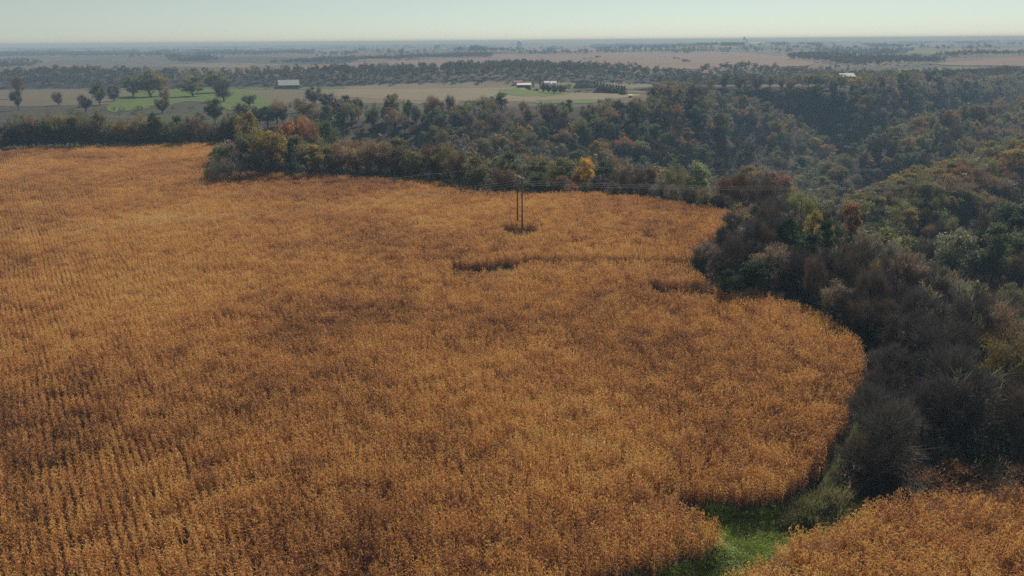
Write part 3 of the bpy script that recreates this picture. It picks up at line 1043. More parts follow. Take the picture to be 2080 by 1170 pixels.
def fill(mask_fn, x0, x1, y0, y1, sp, hr, zone, jit=.42):
    gx, gy = np.meshgrid(np.arange(x0, x1, sp), np.arange(y0, y1, sp))
    gx = gx + RNG.uniform(-jit, jit, gx.shape) * sp; gy = gy + RNG.uniform(-jit, jit, gy.shape) * sp
    x, y = gx.ravel(), gy.ravel()
    k = mask_fn(x, y)
    x, y = x[k], y[k]
    h = RNG.uniform(hr[0], hr[1], len(x))
    cw = np.clip(h * RNG.uniform(.5, 1.0, len(x)) * RNG.choice([1, 1, 1, 1.35], len(x)), sp * .8, 17)
    for i in range(len(x)): WOODS.append((x[i], y[i], h[i], cw[i], zone))


CA2 = CORN_A[:, :2]
ra = np.array(smooth_line(right_edge, 5)); RE = flat_hit(ra[:, 0], ra[:, 1], 2.0)
fa = np.array(smooth_line(far_edge, 5)); FE = flat_hit(fa[:, 0], fa[:, 1], 2.0)
edge_line = np.concatenate([FE, RE])


def not_corn(x, y, m):
    k = ~inside(CORN_A, x, y) & ~inside(CORN_B, x, y)
    return k & (seg_dist(CORN_A, x, y) > m) & (seg_dist(CORN_B, x, y) > m + .5)


GRASS_PIX = [(1240, 1180), (1462, 1072), (1420, 1025), (1598, 1030), (1650, 1000), (1700, 930), (1742, 850), (1758, 800), (1762, 850), (1722, 945), (1700, 1000), (1735, 1042), (1640, 1078), (1440, 1180)]
_g = np.array(GRASS_PIX); GRASS = hit(_g[:, 0], _g[:, 1])
fill(lambda x, y: not_corn(x, y, 2.5) & in_view(x, y) & (x > 25) & (y < 262) & (y > 74 + .1 * (x - 40)) & (x - 60 > (y - 250) * .35 - 40) & ~inside(GRASS, x, y), 25, 230, 72, 262, 4.7, (7, 13), 'right')
fill(lambda x, y: not_corn(x, y, 3) & in_view(x, y) & (x > -40 - 0 * y) & (y > 205) & (y < 470) & ~((x > 25) & (y < 262) & (x - 60 > (y - 250) * .35 - 40)), -40, 420, 205, 470, 7.2, (11, 16), 'mid')
# left wood
LW = hit([415, 520, 700, 860, 1000], [344, 356, 360, 370, 392])
fill(lambda x, y: not_corn(x, y, 3.5) & in_view(x, y) & (x > -112 - (y - 265) * .1) & (x <= -40) & (y > 240) & (y < 265 + 75), -130, -40, 240, 345, 6.6, (11, 16.5), 'left')
fill(lambda x, y: not_corn(x, y, 2.5) & in_view(x, y) & (x <= -40) & (x > -110 + (y - 340) * .5) & (y >= 340) & (y < 470), -120, -40, 340, 470, 7.5, (9, 14), 'left')
# far row on the left field's far edge
_r = np.array(smooth_line(far_edge[:6], 24)); RP = flat_hit(_r[:, 0], _r[:, 1], 2.0)
RP = RP * (1 + 3.5 / np.hypot(RP[:, 0], RP[:, 1]))[:, None]
for q in RP:
    for k, off in enumerate((0, 3, 7, 12)):
        x, y = q[0] + RNG.normal(0, 1.8), q[1] + off + RNG.normal(0, 1.5)
        if RNG.random() < .75: WOODS.append((x, y, RNG.choice([8, 10, 12, 14, 17]) * RNG.uniform(.85, 1.1), RNG.uniform(6, 11), 'row'))
# far hillside under the farm and the right-hand ravine country
KN = hit([560, 640, 800, 1000, 1180, 1300, 1330], [226, 216, 212, 212, 212, 200, 176])


fill(hillside, -200, 760, 470, 1050, 8.2, (8.5, 16.5), 'hill')
fill(lambda x, y: not_corn(x, y, 22) & in_view(x, y) & (y >= 430) & (y < 560) & (x > -330) & (x < -120) & (RNG.random(x.shape) < .16), -330, -120, 430, 560, 9, (4, 7), 'scrub')
fill(lambda x, y: not_corn(x, y, 22) & in_view(x, y) & (y >= 352) & (y < 600) & (x < -130) & (RNG.random(x.shape) < .12), -330, -100, 352, 560, 8, (3, 6), 'scrub')
WOODS = np.array(WOODS, dtype=object)
WX = WOODS[:, 0].astype(float); WY = WOODS[:, 1].astype(float); WH = WOODS[:, 2].astype(float); WC = WOODS[:, 3].astype(float); WZn = WOODS[:, 4]
WZ = height(WX, WY)
keep = np.ones(len(WX), bool)
for hx, hy, hz, hh, hc, *_ in hero_specs:
    keep &= np.hypot(WX - hx, WY - hy) > (hc * .5 + WC * .28)
    # a tree that would stand right in front of a named one and hide it
    tdir = np.array([hx, hy]) / math.hypot(hx, hy)
    al = WX * tdir[0] + WY * tdir[1]; ac = np.abs(WX * tdir[1] - WY * tdir[0])
    fr = (al < math.hypot(hx, hy)) & (al > math.hypot(hx, hy) - 26) & (ac < hc * .5)
    line = CAM_H + (hz + hh * .55 - CAM_H) * al / math.hypot(hx, hy)
    lim = np.where(fr, line - WZ, 99)
    keep &= lim > 3.5
    WH = np.minimum(WH, np.maximum(lim, 3.5))
# the pale shed on the right hill stands clear
sh = hit([1716], [172])[0]; shd = math.hypot(sh[0], sh[1])
al = (WX * sh[0] + WY * sh[1]) / shd; ac = np.abs(WX * sh[1] - WY * sh[0]) / shd
fr = (al > shd - 90) & (al < shd + 10) & (ac < 11)
WH = np.where(fr, np.minimum(WH, CAM_H + (sh[2] + 6.5 - CAM_H) * al / shd - WZ), WH)
keep &= (WH > 2.5) & ~((np.abs(al - shd) < 10) & (ac < 11))
# power line right-of-way
s = (WX - POLE[0]) * LINE_DIR[0] + (WY - POLE[1]) * LINE_DIR[1]
off = np.abs((WX - POLE[0]) * LINE_DIR[1] - (WY - POLE[1]) * LINE_DIR[0])
wire_z = 10.5 - .068 * np.clip(s, 0, 240)
tall = (off < 6) & (s > 0) & (s < 240) & (WZ + WH > wire_z - .6)
WH = np.where(tall, np.maximum(wire_z - .6 - WZ, 0), WH)
keep &= WH > 2.2
dc = np.minimum(seg_dist(CORN_A, WX, WY), seg_dist(CORN_B, WX, WY))
WH = np.where((WZn == 'left') | (WZn == 'right'), np.minimum(WH, 4.8 + dc * RNG.uniform(.6, 1.3, len(dc))), WH)
WX, WY, WH, WC, WZn, WZ = WX[keep], WY[keep], WH[keep], WC[keep], WZn[keep], WZ[keep]
WC = np.minimum(WC, WH * .95)

# visibility: a coarse picture of crown ellipses, nearest first
BW, BH = 1040, 585
buf = np.full((BH, BW), -1, int)
allx = np.concatenate([WX, [h[0] for h in hero_specs]]); ally = np.concatenate([WY, [h[1] for h in hero_specs]])
allz = np.concatenate([WZ, [h[2] for h in hero_specs]]); allh = np.concatenate([WH, [h[3] for h in hero_specs]]); allc = np.concatenate([WC, [h[4] for h in hero_specs]])
pt = project(np.stack([allx, ally, allz + allh], -1)); pb = project(np.stack([allx, ally, allz + allh * .12], -1))
ts_ = np.linspace(.05, .97, 60)
vis_top = np.ones(len(allx), bool)
tgt = np.stack([allx, ally, allz + allh * .8], -1)
for t in ts_:
    q = EYE + (tgt - EYE) * t
    vis_top &= q[:, 2] > height(q[:, 0], q[:, 1]) + np.where(inside(CORN_A, q[:, 0], q[:, 1]), 2.3, 0)
order = np.argsort(np.hypot(allx, ally))
vis = np.zeros(len(allx), int)
for i in order:
    if not vis_top[i]: continue
    cx, y0, y1 = pt[i, 0] / 2, pt[i, 1] / 2, pb[i, 1] / 2
    rx = allc[i] / 2 / pt[i, 2] * FPX / 2; cyy = (y0 + y1) / 2; ry = max((y1 - y0) / 2, .5)
    xa, xb, ya, yb = int(max(cx - rx, 0)), int(min(cx + rx + 1, BW)), int(max(y0, 0)), int(min(y1 + 1, BH))
    if xb <= xa or yb <= ya: continue
    gy, gx = np.mgrid[ya:yb, xa:xb]
    m = (((gx - cx) / max(rx, .5)) ** 2 + ((gy - cyy) / ry) ** 2 <= 1) & (buf[ya:yb, xa:xb] < 0)
    vis[i] = m.sum()
    buf[ya:yb, xa:xb][m] = i
nW = len(WX)
print('woods', nW, 'visible>20', (vis[:nW] > 20).sum(), '>60', (vis[:nW] > 60).sum())

# kinds and colours per zone
MIX = {
    'right': [('bare', 'grey', 56), ('bare', 'greybrown', 26), ('half', 'greybrown', 6), ('half', 'olive', 5), ('leafy', 'darkgreen', 3), ('half', 'brown', 3)],
    'mid': [('bare', 'greybrown', 20), ('bare', 'brown', 14), ('leafy', 'olive', 20), ('half', 'brown', 14), ('leafy', 'green', 12), ('half', 'olive', 12), ('half', 'russet', 3), ('leafy', 'gold', 2)],
    'spur': [('leafy', 'olive', 24), ('leafy', 'gold', 9), ('half', 'brown', 18), ('half', 'russet', 8), ('bare', 'greybrown', 16), ('half', 'yellowgreen', 6), ('leafy', 'pale', 4), ('leafy', 'green', 8), ('half', 'olive', 9)],
    'left': [('half', 'brown', 24), ('leafy', 'olive', 18), ('bare', 'greybrown', 20), ('leafy', 'green', 14), ('half', 'olive', 16), ('half', 'russet', 8)],
    'row': [('leafy', 'green', 12), ('half', 'brown', 34), ('half', 'olive', 16), ('bare', 'greybrown', 20), ('leafy', 'olive', 14), ('half', 'gold', 4)],
    'hill': [('bare', 'grey', 26), ('bare', 'greybrown', 16), ('leafy', 'olive', 16), ('half', 'brown', 14), ('leafy', 'green', 12), ('half', 'olive', 12), ('half', 'russet', 1), ('leafy', 'gold', 1)],
    'scrub': [('bare', 'grey', 50), ('shrub', 'greybrown', 30), ('shrub', 'olive', 20)]}
kinds, cols = [], []
for z in WZn:
    z = 'spur' if (z == 'mid' and WX[len(kinds)] > 120) or (z == 'hill' and WX[len(kinds)] > 250 and WY[len(kinds)] < 690) else z
    k, c, _ = random.choices(MIX[z], [w for *_, w in MIX[z]])[0]
    kinds.append(k); cols.append(c)
LIMIT = 560
rank = np.argsort(-vis[:nW])
single = set(int(i) for i in rank[:LIMIT] if vis[i] > 24)


def zone_phrase(i):
    x, y = pt[i, 0], (pt[i, 1] + pb[i, 1]) / 2
    z = WZn[i]
    if z == 'row': return 'far left row', ('left third' if x < 165 else 'middle' if x < 330 else 'right third')
    if z == 'left': return 'left wood', ('below orange oak' if x < 680 else 'right of orange oak' if x < 840 else 'near power pole')
    if z == 'scrub': return 'left scrub', ('below pasture' if x > 180 else 'near picture edge')
    if z == 'hill':
        if x < 900: return 'brush below barn', 'left of farm'
        if x < 1330: return 'hillside below farmhouse', ('left part' if x < 1100 else 'right part')
        if x < 1660: return 'hillside left of ravine', ('upper part' if y < 220 else 'lower part')
        return 'hill around pale shed', ('above farther spur' if x > 1850 else 'above ravine')
    if z == 'mid':
        if x < 1250: return 'row behind power pole', 'left of golden tree' if x < 1190 else 'right of golden tree'
        if x < 1650: return 'row above the wires', 'left part' if x < 1450 else 'right part'
        return 'right-hand spurs', ('farther spur' if y < 290 else 'nearer spur' if y < 400 else 'foot of spur')
    if y > 760: return 'thicket beside grass lane', ('left side' if x < 1900 else 'right side')
    if y > 600: return 'wood above the thicket', ('beside corn' if x < 1850 else 'near picture edge')
    if y > 470: return 'middle right wood', ('beside corn' if x < 1700 else 'deeper in' if x < 1900 else 'near picture edge')
    return 'upper right wood', ('left end' if x < 1700 else 'right end')


ORD = ['', 'second', 'third', 'fourth', 'fifth', 'sixth', 'seventh', 'eighth', 'ninth', 'tenth', 'eleventh', 'twelfth', 'thirteenth', 'fourteenth', 'fifteenth', 'sixteenth', 'seventeenth', 'eighteenth', 'nineteenth', 'twentieth']
KWORD = {'bare': 'bare %s tree', 'half': 'half bare %s tree', 'leafy': '%s leafy tree', 'cedar': '%s cedar', 'shrub': '%s shrub'}
sets = {}
for i in single:
    a, b = zone_phrase(i)
    sets.setdefault((kinds[i], cols[i], a, b), []).append(i)
for (k, c, a, b), ids in sets.items():
    ids.sort(key=lambda i: pt[i, 0])
    what = KWORD[k] % CWORD[c]
    n = len(ids)
    for r, i in enumerate(ids):
        if n == 1: lab = 'only %s of the %s, %s' % (what, a, b)
        elif r == 0: lab = 'leftmost %s of the %s, %s' % (what, a, b)
        elif r == n - 1: lab = 'rightmost %s of the %s, %s' % (what, a, b)
        elif r <= n // 2: lab = '%s %s from left, %s, %s' % (ORD[min(r, 19)], what, a, b)
        else: lab = '%s %s from right, %s, %s' % (ORD[min(n - 1 - r, 19)], what, a, b)
        plant_tree(WX[i], WY[i], WH[i], WC[i], k, c, lab, 'trees in the ' + a, z=float(WZ[i]))
for x, y, z, h, cw, kind, colour, label, group in hero_specs:
    plant_tree(x, y, h, cw, kind, colour, label, group, z=z)

# the rest of the wood: one mass
rest = [i for i in range(nW) if i not in single]
var = []
for i in rest:
    k = kinds[i]
    var.append(random.choice({'leafy': FAR_LEAFY, 'half': FAR_HALF, 'bare': FAR_BARE, 'cedar': FAR_SPRUCE, 'shrub': FAR_HALF}[k]))
RP_, RS = [], []
for i in rest:
    RP_.append((WX[i], WY[i], WZ[i])); s = WC[i] / 7.6; RS.append((s, s, WH[i] / 10.2))
# brush under the trees
UB = []
gx, gy = np.meshgrid(np.arange(-150, 330, 2.7), np.arange(60, 345, 2.7))
gx = (gx + RNG.uniform(-1.2, 1.2, gx.shape)).ravel(); gy = (gy + RNG.uniform(-1.2, 1.2, gy.shape)).ravel()
kk = not_corn(gx, gy, 1.0) & in_view(gx, gy) & ~inside(GRASS, gx, gy) & (gy > 74 + .1 * (gx - 40)) & ((gx > -112) | (gy > 330))
gx, gy = gx[kk], gy[kk]
UND = [make_tree(700 + i, 'shrub', True)[1].mesh('brush', M_DIST) for i in range(4)]
nu = len(gx); hu = RNG.uniform(1.2, 3.8, nu)
ru = np.zeros((nu, 3)); ru[:, 2] = RNG.uniform(0, 6.28, nu)
print('brush', nu)
scatter('undergrowth', UND, np.stack([gx, gy, height(gx, gy)], -1), ru, np.stack([hu * .13 + .2, hu * .13 + .2, hu / 9], -1), RNG.integers(0, 4, nu), label='brush and saplings under the trees')
# distant woods and tree lines, filled from outlines in the photograph
DP, DS, DV = [], [], []


def far_area(pix, sp, hr, mixv, dens=1.):
    q = np.array(pix, float); P = hit(q[:, 0], q[:, 1])
    mn, mx = P.min(0), P.max(0)
    gx, gy = np.meshgrid(np.arange(mn[0], mx[0], sp), np.arange(mn[1], mx[1], sp))
    x = (gx + RNG.uniform(-.45, .45, gx.shape) * sp).ravel(); y = (gy + RNG.uniform(-.45, .45, gy.shape) * sp).ravel()
    k = inside(P, x, y) & (RNG.random(x.shape) < dens)
    x, y = x[k], y[k]; z = height(x, y)
    for a, b, c in zip(x, y, z):
        h = RNG.uniform(*hr); s = h * RNG.uniform(.6, .85) / 7.6 * 1.1
        DP.append((a, b, c)); DS.append((s, s, h / 10.2)); DV.append(random.choice(mixv))


def far_line(pix, hr, mixv, sp=7., dep=0., sub=6):
    q = np.array(smooth_line(pix, sub)); P = hit(q[:, 0], q[:, 1])
    for a, b in zip(P[:-1], P[1:]):
        L = np.linalg.norm((b - a)[:2]); n = max(1, int(L / sp))
        for k in range(n):
            p = a + (b - a) * (k + RNG.random()) / n
            x, y = p[0] + RNG.normal(0, 2 + dep), p[1] + RNG.normal(0, 2 + dep)
            h = RNG.uniform(*hr); s = h * RNG.uniform(.65, .95) / 7.6
            DP.append((x, y, float(height(x, y)))); DS.append((s, s, h / 10.2)); DV.append(random.choice(mixv))


MIXV = list(FAR_LEAFY) + list(FAR_HALF) + list(FAR_BARE)
DARK = list(FAR_SPRUCE)
far_area([(440, 158), (640, 150), (800, 146), (950, 142), (1090, 138), (1180, 140), (1330, 152), (1420, 160), (1420, 168), (1200, 166), (1000, 163), (800, 169), (620, 175), (440, 176)], 11, (8, 17), MIXV)
far_area([(-60, 158), (120, 150), (260, 152), (440, 158), (440, 176), (300, 180), (120, 178), (-60, 182)], 11, (8, 16), MIXV)
far_area([(1400, 150), (1520, 140), (1640, 150), (1760, 156), (1900, 150), (2120, 150), (2120, 165), (1900, 164), (1700, 168), (1500, 172), (1340, 178), (1340, 160)], 11, (9, 14), MIXV, .8)
far_area([(1600, 122), (1640, 114), (1740, 118), (1860, 120), (1925, 122), (1900, 130), (1800, 134), (1740, 138), (1680, 130)], 13, (9, 14), MIXV)
far_area([(1650, 106), (1780, 101), (1860, 103), (1800, 110), (1700, 108)], 16, (8, 13), MIXV)
far_area([(-40, 128), (40, 122), (90, 128), (20, 142), (-40, 144)], 14, (8, 12), MIXV, .7)
far_line([(340, 122), (370, 116), (420, 120), (440, 124)], (9, 14), MIXV, 7, 12)
far_line([(450, 108), (490, 106), (540, 108), (570, 106)], (10, 16), MIXV, 9, 14)
far_line([(60, 103), (150, 102), (220, 101), (280, 101)], (9, 13), MIXV, 9, 6)
far_line([(540, 130), (600, 128), (690, 122)], (7, 11), MIXV, 8, 8)
far_line([(650, 122), (760, 120), (870, 116), (1000, 112)], (8, 13), MIXV, 8, 18)
far_line([(690, 100), (740, 99), (770, 99)], (12, 18), MIXV, 12, 10)
far_line([(960, 103), (980, 102), (1001, 102)], (15, 20), DARK, 3, 8)
far_line([(884, 101), (892, 101)], (22, 26), MIXV, 3, 5)
far_line([(1240, 107), (1330, 104), (1400, 104), (1458, 103)], (13, 17), DARK, 3.2, 4)
far_line([(1466, 105), (1480, 104)], (14, 18), MIXV, 8, 5)
far_line([(1340, 116), (1370, 120), (1400, 128)], (3, 6), MIXV, 12, 1)
far_line([(1180, 122), (1210, 119), (1212, 115)], (3, 7), MIXV, 14, 1)
far_line([(980, 112), (1100, 110), (1200, 108)], (3, 7), MIXV, 9, 3)
far_line([(1630, 152), (1700, 147), (1760, 150)], (8, 13), MIXV, 8, 10)
far_line([(1560, 92), (1600, 91), (1650, 91)], (10, 15), MIXV, 14, 10)
far_line([(1940, 90), (1985, 89), (2000, 88)], (14, 24), MIXV, 14, 10)
far_line([(2000, 84), (2040, 82), (2090, 83)], (14, 24), MIXV, 22, 10)
far_line([(1552, 91), (1568, 91)], (17, 24), MIXV, 5, 5)
far_line([(1466, 91), (1500, 91), (1508, 91)], (14, 19), MIXV, 5, 6)
far_area([(150, 112), (420, 108), (640, 104), (640, 107), (420, 112), (150, 116)], 15, (8, 13), MIXV, .9)
far_area([(340, 124), (420, 119), (440, 124), (380, 128)], 12, (9, 13), MIXV, .8)
far_area([(640, 126), (760, 122), (900, 116), (1000, 114), (1000, 118), (860, 121), (700, 129), (560, 132)], 12, (10, 15), MIXV, 1.)
far_area([(980, 138), (1040, 133), (1110, 134), (1060, 139)], 9, (9, 13), MIXV, .8)
far_area([(1200, 93), (1440, 90), (1460, 93), (1240, 96)], 24, (12, 17), MIXV, .9)
far_area([(1900, 116), (2100, 108), (2100, 112), (1920, 119)], 13, (10, 15), MIXV, .9)
far_area([(-20, 108), (120, 106), (200, 110), (60, 116), (-20, 118)], 14, (10, 15), MIXV, .9)
for px_, py_, wd_, dn_ in ((250, 99, 500, .5), (760, 93, 560, .5), (1300, 88, 600, .5), (1850, 88, 500, .6), (300, 95, 700, .5), (1000, 89, 800, .5), (1700, 83, 800, .5), (500, 91, 900, .6), (1500, 84, 1000, .6), (1100, 86, 1800, .6)):
    far_line([(px_ - wd_ / 2, py_ + wd_ * .0036), (px_, py_), (px_ + wd_ / 2, py_ - wd_ * .0036)], (11, 19), MIXV, 8 / dn_, 34, 8)
# scattered hedges and farm groves to the horizon
for k in range(210):
    px = RNG.uniform(-60, 2140); hy = 86 - (px - 1040) * .0072
    py = hy + 5 + 22 * RNG.random() ** 1.7
    w = RNG.uniform(12, 90)
    far_line([(px - w / 2, py + w * .004), (px, py), (px + w / 2, py - w * .004)], (11, 18), MIXV, max(7, 200 / (py - hy)), RNG.uniform(2, 25), 3)
print('far', len(DP), 'rest', len(rest))
nR = len(RP_)
rot = np.zeros((nR, 3)); rot[:, 2] = RNG.uniform(0, 6.28, nR)
scatter('woodland', FAR_PROTOS, RP_, rot, RS, var, label='deeper trees of the woods that merge into one mass')
nD = len(DP)
rot = np.zeros((nD, 3)); rot[:, 2] = RNG.uniform(0, 6.28, nD)
DIST_PROTOS = []
for me in FAR_PROTOS:
    m2 = me.copy()
    if m2.materials[0] == M_FAR: m2.materials[0] = M_DIST
    DIST_PROTOS.append(m2)
scatter('distant_woodland', DIST_PROTOS, DP, rot, DS, DV, label='far woods and tree lines out to the horizon')


# ------------------------------------------------------------------ grass strip and weeds
def tuft_mesh(seed, n, hr, spread, w, name, mat, leafy=0):
    rng = np.random.default_rng(seed); mb = MB()
    p = rng.normal(0, spread, (n, 3)); p[:, 2] = -.03
    d = np.concatenate([rng.normal(0, .35, (n, 2)), np.ones((n, 1))], 1)
    hh = rng.uniform(*hr, n)[:, None]
    wv = rand_dirs(rng, n) * w; wv[:, 2] = 0
    mb.tris(p - wv, p + wv, p + d * hh, np.clip(rng.beta(2, 2, n), 0, 1))
    if leafy:
        C = np.repeat(p, leafy, 0) + np.repeat(d * hh, leafy, 0) * rng.uniform(.2, 1, (n * leafy, 1)) + rng.normal(0, .06, (n * leafy, 3))
        leaf_tris(mb, rng, C, .09, np.clip(rng.beta(2, 2, n * leafy), 0, 1))
    return mb.mesh(name, mat)


def green_mat(name, stops):
    m, n, l = new_mat(name)
    tone = attr(n, 'tone').outputs['Fac']
    geo = n.new('ShaderNodeNewGeometry')
    b = noise(n, l, .22, 4, .6, geo.outputs['Position'])
    t = math_node(n, l, 'ADD', math_node(n, l, 'MULTIPLY', tone, .5), math_node(n, l, 'MULTIPLY', b, .8))
    t = math_node(n, l, 'SUBTRACT', t, .15, True)
    c = ramp(n, l, t, stops)
    leaf_shader(n, l, c, .35, .5, .3)
    return m


M_GRASS = green_mat('lush_grass', [(0, (.05, .080, .016)), (.35, (.17, .24, .040)), (.65, (.28, .34, .065)), (1, (.40, .42, .13))])
M_WEED = green_mat('weeds', [(0, (.05, .05, .02)), (.4, (.11, .11, .04)), (.7, (.17, .15, .06)), (1, (.27, .21, .09))])
MF_GRASSG = field_mat('grass_sod', (.035, .055, .018), (.06, .09, .025), scale=.2)
sheet('grass_lane', GRASS_PIX, MF_GRASSG, .05, step=2., smooth=4, plan=None)
mn, mx = GRASS.min(0), GRASS.max(0)
n = 52000
x = RNG.uniform(mn[0] - 2, mx[0] + 2, n); y = RNG.uniform(mn[1] - 2, mx[1] + 2, n)
k = ~inside(CORN_A, x, y) & ~inside(CORN_B, x, y) & (inside(GRASS, x, y) | (seg_dist(GRASS, x, y) < 1.5))
x, y = x[k], y[k]
pp = project(np.stack([x, y, height(x, y)], -1))
weedy = (pp[:, 0] > 1590 + (1050 - pp[:, 1]) * .12 + 14 * np.sin(y * .8)) & (pp[:, 1] < 1075 - (pp[:, 0] - 1590) * .15)
gx, gy = x[~weedy], y[~weedy]
gr = [tuft_mesh(900 + i, 46, (.1, .34), .22, .014, 'grass_tuft', M_GRASS, 2) for i in range(6)]
m = len(gx)
rot = np.zeros((m, 3)); rot[:, 2] = RNG.uniform(0, 6.28, m)
clump = .75 + .5 * np.sin(gx * 1.1 + 2 * np.sin(gy * .7)) * np.sin(gy * 1.3) + RNG.normal(0, .15, m)
sc = np.clip(np.stack([np.ones(m), np.ones(m), clump], -1), .35, 2)
scatter('grass', gr, np.stack([gx, gy, height(gx, gy)], -1), rot, sc, RNG.integers(0, 6, m), label='lush green grass lane between the two corn fields')
wx, wy = x[weedy], y[weedy]
kk = (RNG.random(len(wx)) < .9) & (seg_dist(CORN_A, wx, wy) > 1.8)
wx, wy = wx[kk], wy[kk]
wd = [tuft_mesh(950 + i, 34, (.35, 1.0), .25, .012, 'weed_clump', M_WEED, 6) for i in range(6)]
m = len(wx)
rot = np.zeros((m, 3)); rot[:, 2] = RNG.uniform(0, 6.28, m)
clump = 1.0 + .45 * np.sin(wx * .9 + 1.2) * np.sin(wy * .75 + .4) + RNG.normal(0, .15, m)
scatter('tall_weeds', wd, np.stack([wx, wy, height(wx, wy)], -1), rot, np.clip(np.stack([np.ones(m) * 1.2, np.ones(m) * 1.2, clump], -1), .3, 2), RNG.integers(0, 6, m), label='tall olive weeds between the corn and the right thicket')


# ------------------------------------------------------------------ power line
M_POLE = plain('weathered_pole_wood', (.13, .088, .058), .85, 0, .25, 4)
M_ARM = plain('pale_crossarm', (.30, .30, .28), .6, .2, .1, 4)
M_INS = plain('insulator_glaze', (.16, .13, .12), .25, 0, .1, 6)
M_WIRE = plain('aluminium_wire', (.45, .45, .44), .7, 0., .05, 4)
ARM = np.array([LINE_DIR[1], -LINE_DIR[0]])           # across the line


def h_frame(base, label, z_top):
    z0 = float(height(base[0], base[1]))
    o = empty('power_pole', (base[0], base[1], z0), math.atan2(ARM[1], ARM[0]))
    tag(o, label, 'power pole', 'two-legged poles of the power line')
    Ht = z_top - z0; za = Ht - 2.6
    for s_ in (-1, 1):
        mb = MB(); mb.tube([(s_ * 1.6, 0, -1.2), (s_ * 1.6, 0, Ht * .5), (s_ * 1.6, 0, Ht)], [.2, .17, .13], 10)
        link('pole', mb.mesh('pole', M_POLE, True), o)
    mb = MB()
    mb.box(-3.1, 3.1, -.21, -.145, za - .13, za + .13)
    mb.box(-3.1, 3.1, .145, .21, za - .13, za + .13)
    ca = link('crossarm', mb.mesh('crossarm', M_ARM), o)
    for a, b in ((-1, 1), (1, -1)):
        mb = MB(); mb.tube([(a * 1.6, .17 * a, za - .6), (b * 1.6, .17 * a, za - 4.2)], [.06, .06], 4)
        link('brace', mb.mesh('brace', M_POLE), o)
    for xx in (-2.9, 0, 2.9):
        mb = MB()
        prof = []
        for k in range(8):
            z = za - .13 - .15 * k
            prof += [(z, .03), (z - .03, .12), (z - .08, .12), (z - .10, .03)]
        mb.tube([(xx, 0, p[0]) for p in prof], [p[1] for p in prof], 8)
        link('insulator', mb.mesh('insulator', M_INS), o)
    return o, z0, Ht, za


poleA = h_frame(POLE, 'two-legged wooden power pole standing in the cornfield', float(height(POLE[0], POLE[1])) + 16.3)
PB = POLE[:2] + LINE_DIR * 235
PC = POLE[:2] - LINE_DIR * 220
poleB = h_frame(PB, 'next two-legged power pole beyond the right picture edge', 5.0)
poleC = h_frame(PC, 'two-legged power pole beyond the left picture edge', 16.5)


def world_at(pole, base, xx, zz): return np.array([base[0] + ARM[0] * xx, base[1] + ARM[1] * xx, pole[1] + zz])


for nm, xx, dz, sag, lab in (('shield_wire', -1.6, 0., 2.4, 'single upper wire running right from the top of the power pole'),
                             ('power_wire', -2.9, -1.4 - 2.6, 3.0, 'uppermost of the three lower power wires, on the far end of the crossarm'),
                             ('power_wire', 0., -1.4 - 2.6, 3.0, 'middle one of the three lower power wires'),
                             ('power_wire', 2.9, -1.4 - 2.6, 3.0, 'lowest of the three lower power wires, on the near end of the crossarm')):
    pts = []
    for (p0, b0), (p1, b1) in (((poleC, PC), (poleA, POLE)), ((poleA, POLE), (poleB, PB))):
        a = world_at(p0, b0, xx, p0[2] + dz); b = world_at(p1, b1, xx, p1[2] + dz)
        for k in range(24):
            t = k / 24
            q = a + (b - a) * t; q[2] -= 4 * sag * t * (1 - t); pts.append(q)
    pts.append(b)
    mb = MB(); mb.tube(pts, [.019] * len(pts), 5)
    o = link(nm, mb.mesh(nm, M_WIRE, True))
    tag(o, lab, 'power wire', 'wires of the power line')


# ------------------------------------------------------------------ buildings
M_ROOFW = plain('pale_metal_roof', (.62, .60, .56), .35, .25, .08, .4, .5)
M_ROOFC = plain('cream_roof', (.40, .37, .28), .6, .0, .08, .4)
M_ROOFG = plain('grey_roof', (.36, .35, .33), .5, .1, .12, .6)
M_ROOFR = plain('rust_red_roof', (.28, .09, .05), .6, .1, .2, .6)
M_ROOFY = plain('pale_yellow_roof', (.75, .66, .36), .4, .1, .08, .6)
M_WALLD = plain('dark_barn_boards', (.10, .085, .08), .85, 0, .2, 1)
M_WALLW = plain('white_siding', (.75, .74, .70), .6, 0, .06, 1)
M_WALLT = plain('tan_siding', (.36, .31, .24), .7, 0, .1, 1)
M_DARK = plain('dark_opening', (.02, .02, .022), .5, 0, .1, 1)
M_GLASS = plain('window_glass', (.04, .05, .06), .1, 0, .1, 1, .5)
M_CONC = plain('silo_concrete', (.16, .165, .17), .8, 0, .12, .3)
M_STEEL = plain('galvanised_steel', (.22, .23, .24), .6, .2, .1, .3)


